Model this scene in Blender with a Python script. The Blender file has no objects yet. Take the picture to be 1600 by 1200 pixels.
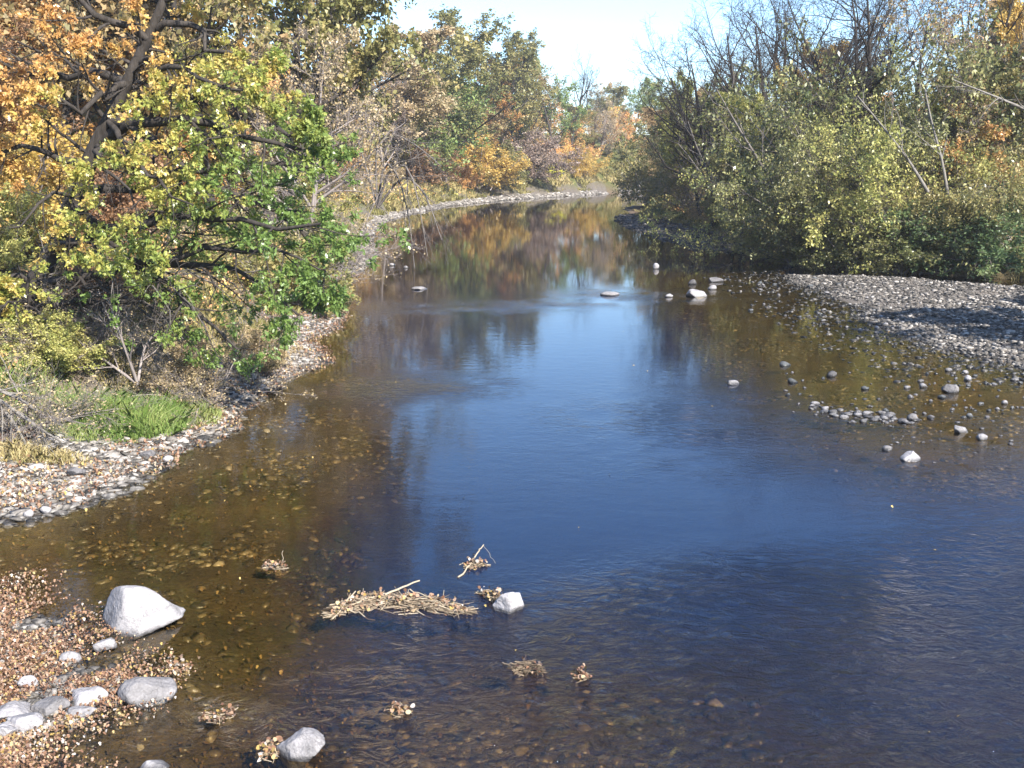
import bpy, math, random
import numpy as np
from mathutils import Vector, Euler

# ------------------------------------------------------------------ camera, sky, sun, exposure
S = bpy.context.scene
COL = S.collection
CAMH, FPX, PITCH = 6.5, 1570.0, math.radians(12.4)
cam = bpy.data.cameras.new('camera'); co = bpy.data.objects.new('camera', cam); COL.objects.link(co)
co.location = (0, 0, CAMH); co.rotation_euler = (math.pi/2 - PITCH, 0, 0)
cam.sensor_width = 36; cam.lens = 36*FPX/1600; cam.clip_end = 3000; cam.clip_start = 0.1
S.camera = co
SUN_EL, SUN_AZ = math.radians(37), math.radians(142)        # azimuth clockwise from the view direction (+Y)
W = bpy.data.worlds.new('World'); S.world = W; W.use_nodes = True
wn, wl = W.node_tree.nodes, W.node_tree.links
wn.clear()
sky = wn.new('ShaderNodeTexSky'); sky.sky_type = 'NISHITA'; sky.sun_disc = False
sky.sun_elevation = SUN_EL; sky.sun_rotation = SUN_AZ; sky.air_density = 1.0; sky.dust_density = 0.2; sky.ozone_density = 6.0
bg = wn.new('ShaderNodeBackground'); bg.inputs['Strength'].default_value = 0.11
wo = wn.new('ShaderNodeOutputWorld')
wl.new(sky.outputs[0], bg.inputs[0]); wl.new(bg.outputs[0], wo.inputs[0])
sl = bpy.data.lights.new('sun', 'SUN'); sl.energy = 4.8; sl.angle = math.radians(0.5); sl.color = (1, 0.95, 0.86)
so = bpy.data.objects.new('sun', sl); COL.objects.link(so)
sd = Vector((math.sin(SUN_AZ)*math.cos(SUN_EL), math.cos(SUN_AZ)*math.cos(SUN_EL), math.sin(SUN_EL)))
so.rotation_euler = sd.to_track_quat('Z', 'Y').to_euler(); so.location = (20, -30, 40)
S.view_settings.view_transform = 'Standard'; S.view_settings.look = 'None'
S.view_settings.exposure = 1.7; S.view_settings.gamma = 1
S.render.engine = 'CYCLES'
S.cycles.max_bounces = 6; S.cycles.diffuse_bounces = 4; S.cycles.glossy_bounces = 3; S.cycles.transmission_bounces = 3
S.cycles.transparent_max_bounces = 8; S.cycles.caustics_reflective = False; S.cycles.caustics_refractive = False
S.cycles.use_denoising = True

# ------------------------------------------------------------------ helpers
CP, SP = math.cos(PITCH), math.sin(PITCH)
def gp(px, py, z=0.0):                      # photograph pixel -> point on the level z
    a, b = (px-800)/FPX, (600-py)/FPX
    dy, dz = CP + b*SP, -SP + b*CP
    t = (z-CAMH)/dz
    return (a*t, dy*t)
def at(px, py, Y):                          # photograph pixel -> point on the upright plane y = Y
    a, b = (px-800)/FPX, (600-py)/FPX
    t = Y/(CP + b*SP)
    return (a*t, Y, CAMH + (-SP + b*CP)*t)
def topz(py, Y): return at(800, py, Y)[2]

def tag(o, label=None, cat=None, group=None, kind=None):
    if label: o['label'] = label
    if cat: o['category'] = cat
    if group: o['group'] = group
    if kind: o['kind'] = kind
    return o
def mesh(name, V, faces, mats=(), attrs=None, smooth=False, fmat=None):
    """V (n,3); faces list of (f,k) int arrays; fmat list of material indices, one per face array"""
    V = np.asarray(V, np.float32)
    m = bpy.data.meshes.new(name)
    m.vertices.add(len(V)); m.vertices.foreach_set('co', V.ravel())
    faces = [np.asarray(f) for f in faces if len(f)]
    nl = sum(f.size for f in faces); nf = sum(len(f) for f in faces)
    m.loops.add(nl); m.polygons.add(nf)
    m.loops.foreach_set('vertex_index', np.concatenate([f.ravel() for f in faces]).astype(np.int32))
    tot = np.concatenate([np.full(len(f), f.shape[1], np.int32) for f in faces])
    st = np.concatenate([[0], np.cumsum(tot)[:-1]]).astype(np.int32)
    m.polygons.foreach_set('loop_start', st); m.polygons.foreach_set('loop_total', tot)
    if smooth: m.polygons.foreach_set('use_smooth', np.ones(nf, bool))
    if fmat is not None: m.polygons.foreach_set('material_index', np.concatenate([np.full(len(f), k, np.int32) for f, k in zip(faces, fmat)]))
    for k, a in (attrs or {}).items():
        a = np.asarray(a, np.float32)
        if a.ndim == 1:
            m.attributes.new(k, 'FLOAT', 'POINT').data.foreach_set('value', a)
        else:
            if a.shape[1] == 3: a = np.c_[a, np.ones(len(a), np.float32)]
            m.attributes.new(k, 'FLOAT_COLOR', 'POINT').data.foreach_set('color', a.ravel())
    for mt in mats: m.materials.append(mt)
    m.update(calc_edges=True)
    return m
def obj(name, me, parent=None, loc=None):
    o = bpy.data.objects.new(name, me); COL.objects.link(o)
    if parent: o.parent = parent
    if loc is not None: o.location = loc
    return o
def empty(name, loc=(0, 0, 0), rot=(0, 0, 0), scale=(1, 1, 1)):
    o = bpy.data.objects.new(name, None); COL.objects.link(o)
    o.location = loc; o.rotation_euler = rot; o.scale = scale; o.empty_display_size = 0.3
    return o
def nrm(a): return a/np.maximum(np.linalg.norm(a, axis=-1, keepdims=True), 1e-9)
def lerp(a, b, t): return a + (b-a)*t
def sstep(x): x = np.clip(x, 0, 1); return x*x*(3-2*x)

# value noise on numpy arrays
_rs = np.random.RandomState(7); _PT = _rs.rand(64, 64, 16)
def vn(p, s, ch=0):
    """smooth noise 0..1; p (n,2 or 3)"""
    p = np.asarray(p, float)*s
    if p.shape[1] == 2: p = np.c_[p, np.full(len(p), 0.37+ch*3.1)]
    else: p = p + ch*7.3
    i = np.floor(p).astype(int); f = p-i; f = f*f*(3-2*f); r = 0
    for a in (0, 1):
        for b in (0, 1):
            for c in (0, 1):
                w = (f[:, 0] if a else 1-f[:, 0])*(f[:, 1] if b else 1-f[:, 1])*(f[:, 2] if c else 1-f[:, 2])
                r = r + w*_PT[(i[:, 0]+a) % 64, (i[:, 1]+b) % 64, (i[:, 2]+c) % 16]
    return r
def fbm(p, s, o=3, ch=0): return sum(vn(p, s*2.1**k, ch+k)*0.5**k for k in range(o))/sum(0.5**k for k in range(o))

# ------------------------------------------------------------------ materials
def new_mat(name):
    m = bpy.data.materials.new(name); m.use_nodes = True
    n, l = m.node_tree.nodes, m.node_tree.links; n.clear()
    out = n.new('ShaderNodeOutputMaterial')
    return m, n, l, out
def ramp(n, stops):
    r = n.new('ShaderNodeValToRGB'); e = r.color_ramp.elements
    while len(e) < len(stops): e.new(0.5)
    for k, (p, c) in enumerate(stops): e[k].position = p; e[k].color = (*c, 1)
    return r
def leaf_mat(name, stops, trans=0.3, rough=0.42, spec=0.4):
    m, n, l, out = new_mat(name)
    a = n.new('ShaderNodeAttribute'); a.attribute_name = 'tint'
    oi = n.new('ShaderNodeObjectInfo')
    ad = n.new('ShaderNodeMath'); ad.operation = 'MULTIPLY_ADD'; ad.inputs[1].default_value = 0.16; ad.inputs[2].default_value = -0.08
    l.new(oi.outputs['Random'], ad.inputs[0])
    sm = n.new('ShaderNodeMath'); sm.operation = 'ADD'; l.new(a.outputs['Fac'], sm.inputs[0]); l.new(ad.outputs[0], sm.inputs[1])
    r = ramp(n, stops); l.new(sm.outputs[0], r.inputs[0])
    p = n.new('ShaderNodeBsdfPrincipled'); p.inputs['Roughness'].default_value = rough; p.inputs['Specular IOR Level'].default_value = spec
    l.new(r.outputs[0], p.inputs['Base Color'])
    t = n.new('ShaderNodeBsdfTranslucent'); l.new(r.outputs[0], t.inputs[0])
    mx = n.new('ShaderNodeMixShader'); mx.inputs[0].default_value = trans
    l.new(p.outputs[0], mx.inputs[1]); l.new(t.outputs[0], mx.inputs[2]); l.new(mx.outputs[0], out.inputs[0])
    return m
def tri(a, b, c): return [(0.0, a), (0.5, b), (1.0, c)]
PAL = {
 'green': leaf_mat('green_leaves', tri((0.104, 0.168, 0.053), (0.187, 0.258, 0.078), (0.315, 0.354, 0.123)), 0.4),
 'dark': leaf_mat('dark_green_leaves', tri((0.078, 0.123, 0.053), (0.123, 0.181, 0.072), (0.213, 0.251, 0.110)), 0.4),
 'olive': leaf_mat('olive_leaves', tri((0.136, 0.149, 0.053), (0.251, 0.232, 0.085), (0.405, 0.328, 0.136)), 0.4),
 'sage':   leaf_mat('silvery_green_leaves', tri((.09, .11, .04), (.18, .18, .065), (.36, .34, .15)), 0.35, 0.36, 0.45),
 'ygreen': leaf_mat('yellow_green_leaves', tri((0.200, 0.232, 0.066), (0.354, 0.347, 0.104), (0.546, 0.482, 0.174)), 0.4),
 'gold': leaf_mat('golden_leaves', tri((0.226, 0.200, 0.072), (0.520, 0.341, 0.085), (0.674, 0.482, 0.149)), 0.4),
 'orange': leaf_mat('orange_leaves', tri((0.290, 0.187, 0.072), (0.520, 0.264, 0.085), (0.648, 0.392, 0.149)), 0.4),
 'russet': leaf_mat('russet_leaves', tri((.17, .105, .06), (.3, .165, .085), (.4, .25, .14)), 0.4),
 'brown': leaf_mat('brown_green_leaves', tri((0.174, 0.162, 0.072), (0.328, 0.238, 0.117), (0.494, 0.328, 0.174)), 0.4),
 'tan': leaf_mat('tan_leaves', tri((0.264, 0.219, 0.110), (0.430, 0.328, 0.187), (0.584, 0.456, 0.277)), 0.4),
 'mauve': leaf_mat('dull_purple_leaves', tri((.18, .135, .11), (.26, .19, .155), (.36, .28, .22)), 0.4),
 'yellow': leaf_mat('bright_yellow_leaves', tri((0.720, 0.580, 0.066), (0.720, 0.720, 0.081), (0.720, 0.720, 0.174))),
 'oak':    leaf_mat('oak_leaves', [(0, (.15, .225, .055)), (.25, (.27, .31, .075)), (.42, (.4, .37, .09)), (.58, (.55, .4, .12)), (.75, (.58, .35, .115)), (1, (.52, .28, .1))], 0.4, 0.36, 0.6),
 'mixed':  leaf_mat('mixed_autumn_leaves', [(0, (0.122, 0.181, 0.063)), (.3, (0.229, 0.229, 0.086)), (.5, (0.424, 0.346, 0.128)), (.7, (0.620, 0.386, 0.148)), (.85, (0.581, 0.268, 0.128)), (1, (0.720, 0.620, 0.167))]),
}
def bark_mat(name, a, b, sc=6):
    m, n, l, out = new_mat(name)
    tc = n.new('ShaderNodeTexCoord'); mp = n.new('ShaderNodeMapping'); mp.inputs['Scale'].default_value = (1, 1, 0.25)
    nz = n.new('ShaderNodeTexNoise'); nz.inputs['Scale'].default_value = sc; nz.inputs['Detail'].default_value = 6; nz.inputs['Roughness'].default_value = 0.7
    l.new(tc.outputs['Object'], mp.inputs[0]); l.new(mp.outputs[0], nz.inputs['Vector'])
    r = ramp(n, [(0.3, a), (0.7, b)]); l.new(nz.outputs[0], r.inputs[0])
    p = n.new('ShaderNodeBsdfPrincipled'); p.inputs['Roughness'].default_value = 0.9; p.inputs['Specular IOR Level'].default_value = 0.2
    bp = n.new('ShaderNodeBump'); bp.inputs['Strength'].default_value = 0.8; bp.inputs['Distance'].default_value = 0.05
    l.new(nz.outputs[0], bp.inputs['Height']); l.new(bp.outputs[0], p.inputs['Normal'])
    l.new(r.outputs[0], p.inputs['Base Color']); l.new(p.outputs[0], out.inputs[0])
    return m
BARK = {'dark': bark_mat('dark_bark', (.018, .015, .013), (.06, .051, .045)),
        'grey': bark_mat('grey_bark', (.07, .061, .054), (.17, .15, .138)),
        'pale': bark_mat('pale_dead_wood', (.11, .098, .086), (.22, .2, .18)),
        'twig': bark_mat('grey_brown_twigs', (.14, .115, .105), (.27, .235, .22)),
        'darktwig': bark_mat('dark_twigs', (.05, .04, .036), (.13, .11, .1))}
def stone_mat(name, stops, sc=5, wet=True):
    m, n, l, out = new_mat(name)
    tc = n.new('ShaderNodeTexCoord'); geo = n.new('ShaderNodeNewGeometry')
    a = n.new('ShaderNodeAttribute'); a.attribute_name = 'tint'
    nz = n.new('ShaderNodeTexNoise'); nz.inputs['Scale'].default_value = sc; nz.inputs['Detail'].default_value = 8; nz.inputs['Roughness'].default_value = 0.65
    l.new(geo.outputs['Position'], nz.inputs['Vector'])
    md = n.new('ShaderNodeMath'); md.operation = 'MULTIPLY_ADD'; md.inputs[1].default_value = 1.1; md.inputs[2].default_value = -0.55
    vo = n.new('ShaderNodeTexVoronoi'); vo.feature = 'DISTANCE_TO_EDGE'; vo.inputs['Scale'].default_value = sc*.55
    nw = n.new('ShaderNodeVectorMath'); nw.operation = 'MULTIPLY_ADD'; nw.inputs[1].default_value = (.5, .5, .5); l.new(nz.outputs['Color'], nw.inputs[0]); l.new(geo.outputs['Position'], nw.inputs[2]); l.new(nw.outputs[0], vo.inputs['Vector'])
    vr = n.new('ShaderNodeMapRange'); vr.inputs[1].default_value = 0; vr.inputs[2].default_value = .02; vr.inputs[3].default_value = -.3; vr.inputs[4].default_value = 0; l.new(vo.outputs['Distance'], vr.inputs[0])
    n5 = n.new('ShaderNodeTexNoise'); n5.inputs['Scale'].default_value = sc*9; n5.inputs['Detail'].default_value = 3; l.new(geo.outputs['Position'], n5.inputs['Vector'])
    nm = n.new('ShaderNodeMath'); nm.operation = 'MULTIPLY_ADD'; nm.inputs[1].default_value = .45; l.new(n5.outputs[0], nm.inputs[0]); l.new(vr.outputs[0], nm.inputs[2])
    na = n.new('ShaderNodeMath'); na.operation = 'ADD'; na.inputs[1].default_value = -.22; l.new(nm.outputs[0], na.inputs[0])
    nb = n.new('ShaderNodeMath'); nb.operation = 'ADD'; l.new(na.outputs[0], nb.inputs[0]); l.new(nz.outputs[0], nb.inputs[1])
    l.new(nb.outputs[0], md.inputs[0])
    sm = n.new('ShaderNodeMath'); sm.operation = 'ADD'; l.new(a.outputs['Fac'], sm.inputs[0]); l.new(md.outputs[0], sm.inputs[1])
    r = ramp(n, stops); l.new(sm.outputs[0], r.inputs[0])
    # a wet band just above the water line is darker and glossier
    sx = n.new('ShaderNodeSeparateXYZ'); l.new(geo.outputs['Position'], sx.inputs[0])
    n2 = n.new('ShaderNodeTexNoise'); n2.inputs['Scale'].default_value = 9; l.new(geo.outputs['Position'], n2.inputs['Vector'])
    zz = n.new('ShaderNodeMath'); zz.operation = 'MULTIPLY_ADD'; zz.inputs[1].default_value = -0.05; l.new(n2.outputs[0], zz.inputs[0]); l.new(sx.outputs['Z'], zz.inputs[2])
    mr = n.new('ShaderNodeMapRange'); mr.inputs[1].default_value = 0.0; mr.inputs[2].default_value = 0.06; mr.inputs[3].default_value = 0.3; mr.inputs[4].default_value = 1.0
    l.new(zz.outputs[0], mr.inputs[0])
    vm = n.new('ShaderNodeVectorMath'); vm.operation = 'SCALE'; l.new(r.outputs[0], vm.inputs[0]); l.new(mr.outputs[0], vm.inputs['Scale'])
    p = n.new('ShaderNodeBsdfPrincipled'); p.inputs['Specular IOR Level'].default_value = 0.3
    rr = n.new('ShaderNodeMapRange'); rr.inputs[1].default_value = 0.32; rr.inputs[2].default_value = 1; rr.inputs[3].default_value = 0.3; rr.inputs[4].default_value = 0.85
    l.new(mr.outputs[0], rr.inputs[0]); l.new(rr.outputs[0], p.inputs['Roughness'])
    bp = n.new('ShaderNodeBump'); bp.inputs['Strength'].default_value = 0.8; bp.inputs['Distance'].default_value = 0.03
    n3 = n.new('ShaderNodeTexNoise'); n3.inputs['Scale'].default_value = sc*5; n3.inputs['Detail'].default_value = 6; l.new(geo.outputs['Position'], n3.inputs['Vector'])
    l.new(n3.outputs[0], bp.inputs['Height']); l.new(bp.outputs[0], p.inputs['Normal'])
    l.new(vm.outputs[0] if wet else r.outputs[0], p.inputs['Base Color']); l.new(p.outputs[0], out.inputs[0])
    return m
M_GRAVEL = stone_mat('gravel_stones', [(0, (.02, .019, .018)), (.35, (.072, .065, .057)), (.65, (.175, .155, .135)), (1, (.34, .31, .28))], 3)
M_ROCK = stone_mat('pale_rock', [(0, (0.056, 0.052, 0.053)), (.5, (0.160, 0.150, 0.150)), (1, (0.320, 0.300, 0.302))], 4)
M_DARKROCK = stone_mat('dark_wet_rock', [(0, (0.040, 0.042, 0.044)), (.5, (0.080, 0.084, 0.088)), (1, (0.176, 0.176, 0.176))], 5)
M_BEDSTONE = stone_mat('river_bed_stones', [(0, (.015, .013, .008)), (.45, (.048, .037, .02)), (.8, (.1, .077, .04)), (1, (.2, .165, .11))], 2, False)
def simple_tint(name, stops, rough=0.8):
    m, n, l, out = new_mat(name)
    a = n.new('ShaderNodeAttribute'); a.attribute_name = 'tint'
    r = ramp(n, stops); l.new(a.outputs['Fac'], r.inputs[0])
    p = n.new('ShaderNodeBsdfPrincipled'); p.inputs['Roughness'].default_value = rough; p.inputs['Specular IOR Level'].default_value = 0.3
    l.new(r.outputs[0], p.inputs['Base Color']); l.new(p.outputs[0], out.inputs[0])
    return m
M_LITTER = simple_tint('fallen_leaves', [(0, (0.040, 0.022, 0.016)), (.3, (0.136, 0.068, 0.040)), (.52, (0.216, 0.120, 0.068)), (.7, (0.264, 0.184, 0.136)), (.85, (0.304, 0.208, 0.056)), (1, (0.368, 0.320, 0.280))], 0.6)
M_SUNK = simple_tint('sunken_leaf_skin', [(0, (.02, .014, .008)), (.45, (.07, .042, .018)), (.75, (.14, .085, .03)), (1, (.3, .22, .1))], .8)
M_GRASS = leaf_mat('green_grass', tri((.08, .15, .03), (.17, .25, .06), (.36, .36, .14)), 0.3, 0.5, 0.3)
M_DRY = leaf_mat('dry_grass', tri((.16, .16, .05), (.3, .25, .1), (.45, .36, .19)), 0.25, 0.6, 0.2)
M_STRAW = simple_tint('dead_reeds', [(0, (0.081, 0.058, 0.040)), (.5, (0.207, 0.156, 0.104)), (1, (0.346, 0.288, 0.207))], 0.8)

# ------------------------------------------------------------------ terrain
LW = np.array([(-0.5, -25), (-1.0, 6), (-4.5, 9.0), (-5.5, 9.9), (-5.6, 10.6), (-5.1, 11.3), (-5.2, 11.8), (-6.05, 12.3), (-6.7, 13.2), (-8.1, 14.3), (-11, 15.0), (-11.6, 16.2), (-11, 17.4), (-9.7, 18.0), (-8.7, 18.2), (-8.0, 19.3), (-7.6, 21.8), (-7.2, 23.2), (-7.2, 26.3), (-7.3, 29.0), (-6.1, 33.2), (-7.4, 36.7), (-7.0, 40.5), (-8.9, 53), (-9.6, 65), (-9.9, 72), (-13, 91), (-14.8, 117), (-13.3, 132), (-9.9, 158), (0, 186), (22.6, 225), (60, 262), (110, 285), (230, 300)], float)
RW = np.array([(230, 272), (110, 255), (60, 235), (35, 210), (22, 175), (16, 150), (12.2, 118), (11.8, 106), (14.0, 77), (18, 73), (18.3, 66), (16.3, 60), (15.6, 57.5), (16.2, 49), (15.0, 41), (15.2, 36.6), (16, 33.6), (17, 31.5), (19, 28), (22, 24), (24, 15), (25, 0), (25, -25)], float)
LB = np.array([(-6, -25), (-9, 8), (-10.5, 12), (-13, 14.5), (-14, 16), (-12.6, 18.6), (-11.5, 22), (-10.4, 26), (-10, 30), (-9.4, 34), (-10, 40), (-11.3, 53), (-12, 65), (-12.5, 72), (-15.3, 91), (-17.3, 117), (-15.8, 133), (-12.4, 160), (-3.4, 190), (19.5, 229), (58, 266), (110, 290), (230, 305)], float)
RB = np.array([(230, 268), (110, 251), (60, 230), (38, 208), (25, 175), (19.5, 150), (16, 127), (19, 96), (20, 75), (19.2, 69), (18.6, 65), (19.8, 62.4), (23.5, 60.6), (28.5, 57.4), (33, 51), (32, 41), (31, 33), (30, 20), (30, 0), (30, -25)], float)
def seg_dist(P, pl):
    d = np.full(len(P), 1e9)
    for a, b in zip(pl[:-1], pl[1:]):
        ab = b-a; t = np.clip(((P-a)@ab)/(ab@ab), 0, 1)
        d = np.minimum(d, np.hypot(*(P-(a+t[:, None]*ab)).T))
    return d
def inside(P, poly):
    c = np.zeros(len(P), bool); x, y = P[:, 0], P[:, 1]
    for a, b in zip(poly, np.roll(poly, -1, 0)):
        if a[1] == b[1]: continue
        k = ((a[1] > y) != (b[1] > y)) & (x < (b[0]-a[0])*(y-a[1])/(b[1]-a[1]) + a[0])
        c ^= k
    return c
def terr(P):
    """returns z, dW (+ on land), dL (+ beyond the beaches), left side flag"""
    P = np.asarray(P, float).reshape(-1, 2)
    wob = (np.c_[vn(P, 0.9, 1), vn(P, 0.9, 2)]-0.5)*0.9 + (np.c_[vn(P, 2.3, 3), vn(P, 2.3, 4)]-0.5)*0.35
    Q = P + wob
    dl, dr = seg_dist(Q, LW), seg_dist(Q, RW)
    left = dl < dr
    dW = np.minimum(dl, dr); dW = np.where(inside(Q, np.r_[LW, RW]), -dW, dW)
    bl, br = seg_dist(Q, LB), seg_dist(Q, RB)
    dL = np.minimum(bl, br); dL = np.where(inside(Q, np.r_[LB, RB]), -dL, dL)
    y = P[:, 1]
    shallow = sstep((P[:, 0]-4)/6)*sstep((70-y)/20)
    near = sstep((34-y)/12)*sstep((-.6-P[:, 0])/4.4)
    depth = lerp(lerp(0.95, .55, sstep((y-38)/25)), 0.18, np.maximum(shallow*sstep((y-17)/7)*0.9, np.maximum(near*0.85, 0*y + (.42+.6*(fbm(P, .35, 2, 11)-.5))*sstep((18-y)/7))))
    zb = -depth*(1-np.exp(dW/2.2)) + (fbm(P, 0.7, 3, 5)-0.5)*0.16*np.clip(-dW, 0, 1)
    beach = np.where(left, np.minimum(0.15*dW, 0.5), np.minimum(0.045*dW, 0.22)) + np.where(left, .12, .42)*(fbm(P, .55, 3, 6)-0.48)*np.clip(dW, 0, 1)
    fore = left & (y < 16); beach = np.where(fore, np.minimum(0.06*dW, 0.26) + (fbm(P, 1.1, 3, 6)-0.53)*0.34*np.clip(dW*1.5, 0, 1), beach)
    hill = lerp(8.5, 15.0, sstep((y-60)/80))*sstep((y-12)/14)
    slough = (~left)*sstep((dL+4.6)/1.2)*sstep((.2-dL)/.6)*sstep((y-47)/5)*sstep((70-y)/5)*sstep((32-P[:, 0])/3)      # still backwater under the overhanging bank
    beach = beach - .55*slough
    up = np.where(left, 0.7*sstep(dL/1.4) + hill*(1-np.exp(-np.maximum(dL, 0)/24)), 0.9*sstep(dL/1.2) + 2.5*(1-np.exp(-np.maximum(dL, 0)/60)))
    up = up + (fbm(P, 0.35, 3, 8)-0.5)*0.7*np.clip(dL/3, 0, 1)
    z = np.where(dW < 0, zb, beach + np.where(dL > 0, up, 0))
    return z, dW, dL, left
def gz(x, y): return float(terr([(x, y)])[0][0])

def axis(lo, hi, flo, fhi, fs, cs):
    a = list(np.arange(flo, fhi, fs)); s = fs; v = flo
    while v > lo: s = min(s*1.12, cs); v -= s; a.insert(0, v)
    s = fs; v = a[-1]
    while v < hi: s = min(s*1.08, cs); v += s; a.append(v)
    return np.array(a)
X = axis(-900, 900, -15, 24, 0.22, 60); Y = axis(-60, 1600, 8, 62, 0.22, 60)
gx, gy = np.meshgrid(X, Y); GP = np.c_[gx.ravel(), gy.ravel()]
gzv, gdW, gdL, gleft = terr(GP)
nx, ny = len(X), len(Y)
ii = np.arange(ny-1)[:, None]*nx + np.arange(nx-1)[None]; q = np.stack([ii, ii+1, ii+nx+1, ii+nx], -1).reshape(-1, 4)
zone = np.c_[np.where(gleft, sstep((1.4-gdL)/1.4), sstep((-1.2-gdL)/1.2))*(gdW > -0.3), np.clip(fbm(GP, 0.5, 3, 9)*1.6-0.3, 0, 1), sstep((gdL+.8)/1.5)*np.clip(fbm(GP, 0.4, 2, 10)*2.2-0.7+sstep((GP[:, 1]-70)/50), 0, 1)]  # dark soil strip before the right bank also paints in the undercut's shade
mg, n, l, out = new_mat('river_ground')
geo = n.new('ShaderNodeNewGeometry'); za = n.new('ShaderNodeAttribute'); za.attribute_name = 'zone'
zs = n.new('ShaderNodeSeparateColor'); l.new(za.outputs['Color'], zs.inputs[0])
def noise(sc, det=6, rough=0.65):
    t = n.new('ShaderNodeTexNoise'); t.inputs['Scale'].default_value = sc; t.inputs['Detail'].default_value = det; t.inputs['Roughness'].default_value = rough
    l.new(geo.outputs['Position'], t.inputs['Vector']); return t
def mixc(f, a, b):
    m = n.new('ShaderNodeMix'); m.data_type = 'RGBA'
    l.new(f, m.inputs[0]); l.new(a, m.inputs[6]); l.new(b, m.inputs[7]); return m.outputs[2]
n1 = noise(4); n2 = noise(14); n3 = noise(0.6)
soil = ramp(n, [(0.3, (.06, .042, .028)), (0.5, (.12, .082, .055)), (0.7, (.19, .135, .09))]); l.new(n1.outputs[0], soil.inputs[0])
grav = ramp(n, [(0.3, (.05, .043, .037)), (0.5, (.12, .104, .09)), (0.75, (.22, .195, .175))]); l.new(n2.outputs[0], grav.inputs[0])
gras = ramp(n, [(0.3, (.045, .06, .018)), (0.6, (.1, .1, .032)), (0.8, (.16, .135, .06))]); l.new(n1.outputs[0], gras.inputs[0])
bedc = ramp(n, [(0.32, (.01, .0085, .005)), (0.46, (.036, .027, .013)), (0.58, (.066, .048, .022)), (0.72, (.125, .09, .042))])
bm = n.new('ShaderNodeMath'); bm.operation = 'MULTIPLY_ADD'; bm.inputs[1].default_value = 0.5; l.new(n2.outputs[0], bm.inputs[0])
bm2 = n.new('ShaderNodeMath'); bm2.operation = 'MULTIPLY'; bm2.inputs[1].default_value = 0.5; l.new(n3.outputs[0], bm2.inputs[0]); l.new(bm2.outputs[0], bm.inputs[2]); l.new(bm.outputs[0], bedc.inputs[0])
c = mixc(zs.outputs[2], soil.outputs[0], gras.outputs[0]); c = mixc(zs.outputs[0], c, grav.outputs[0])
sx = n.new('ShaderNodeSeparateXYZ'); l.new(geo.outputs['Position'], sx.inputs[0])
mr = n.new('ShaderNodeMapRange'); mr.inputs[1].default_value = 0.04; mr.inputs[2].default_value = -0.05; mr.interpolation_type = 'SMOOTHSTEP'; l.new(sx.outputs['Z'], mr.inputs[0])
c = mixc(mr.outputs[0], c, bedc.outputs[0])
p = n.new('ShaderNodeBsdfPrincipled'); p.inputs['Roughness'].default_value = 0.95; p.inputs['Specular IOR Level'].default_value = 0.15
bp = n.new('ShaderNodeBump'); bp.inputs['Strength'].default_value = 0.9; bp.inputs['Distance'].default_value = 0.08; l.new(n2.outputs[0], bp.inputs['Height']); l.new(bp.outputs[0], p.inputs['Normal'])
l.new(c, p.inputs['Base Color']); l.new(p.outputs[0], out.inputs[0])
ground = tag(obj('ground', mesh('ground', np.c_[GP, gzv], [q], [mg], {'zone': zone}, True)), kind='structure')

# ------------------------------------------------------------------ water
mw, n, l, out = new_mat('river_water')
geo = n.new('ShaderNodeNewGeometry')
tr = n.new('ShaderNodeBsdfTransparent')
dp = n.new('ShaderNodeAttribute'); dp.attribute_name = 'depth'          # light lost in the water grows with its depth
dr_ = ramp(n, [(0, (.97, .93, .84)), (.2, (.88, .78, .56)), (.45, (.7, .58, .38)), (.75, (.42, .35, .24)), (1, (.18, .16, .14))]); l.new(dp.outputs['Fac'], dr_.inputs[0]); l.new(dr_.outputs[0], tr.inputs[0])
gl = n.new('ShaderNodeBsdfGlossy'); gl.inputs['Roughness'].default_value = 0.015
mx = n.new('ShaderNodeMixShader')
def wave(scale, rot, det, dist):
    mp = n.new('ShaderNodeMapping'); mp.inputs['Scale'].default_value = scale; mp.inputs['Rotation'].default_value = (0, 0, rot)
    l.new(geo.outputs['Position'], mp.inputs[0])
    t = n.new('ShaderNodeTexNoise'); t.inputs['Scale'].default_value = 1; t.inputs['Detail'].default_value = det; t.inputs['Roughness'].default_value = 0.55; t.inputs['Distortion'].default_value = dist
    l.new(mp.outputs[0], t.inputs['Vector']); return t.outputs[0]
def mth(op, a, b):
    m = n.new('ShaderNodeMath'); m.operation = op
    for k, v in enumerate((a, b)):
        if isinstance(v, (int, float)): m.inputs[k].default_value = v
        else: l.new(v, m.inputs[k])
    return m.outputs[0]
ra = n.new('ShaderNodeAttribute'); ra.attribute_name = 'riffle'
calm = wave((1.6, 2.6, 1), 0.2, 3, 0.3)
fine = wave((5, 9, 1), -0.25, 3, 0.6)
ripple = wave((2.4, 4.2, 1), 0.6, 5, 1.6)
br = n.new('ShaderNodeAttribute'); br.attribute_name = 'breeze'
h1 = mth('MULTIPLY', mth('MULTIPLY', calm, br.outputs['Fac']), 0.005)
h2 = mth('MULTIPLY', mth('MULTIPLY', fine, br.outputs['Fac']), 0.0016)
h3 = mth('MULTIPLY', mth('MULTIPLY', ripple, ra.outputs['Fac']), 0.27)
hh = mth('ADD', mth('ADD', h1, h2), h3)
body = n.new('ShaderNodeBsdfDiffuse'); body.inputs[0].default_value = (.026, .075, .22, 1)      # blue of reflected sky painted into the deep channel, beside silt scatter
bmx = n.new('ShaderNodeMixShader'); bfr = n.new('ShaderNodeMapRange'); bfr.inputs[1].default_value = .3; bfr.inputs[2].default_value = .95; bfr.inputs[3].default_value = 0; bfr.inputs[4].default_value = .17
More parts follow.
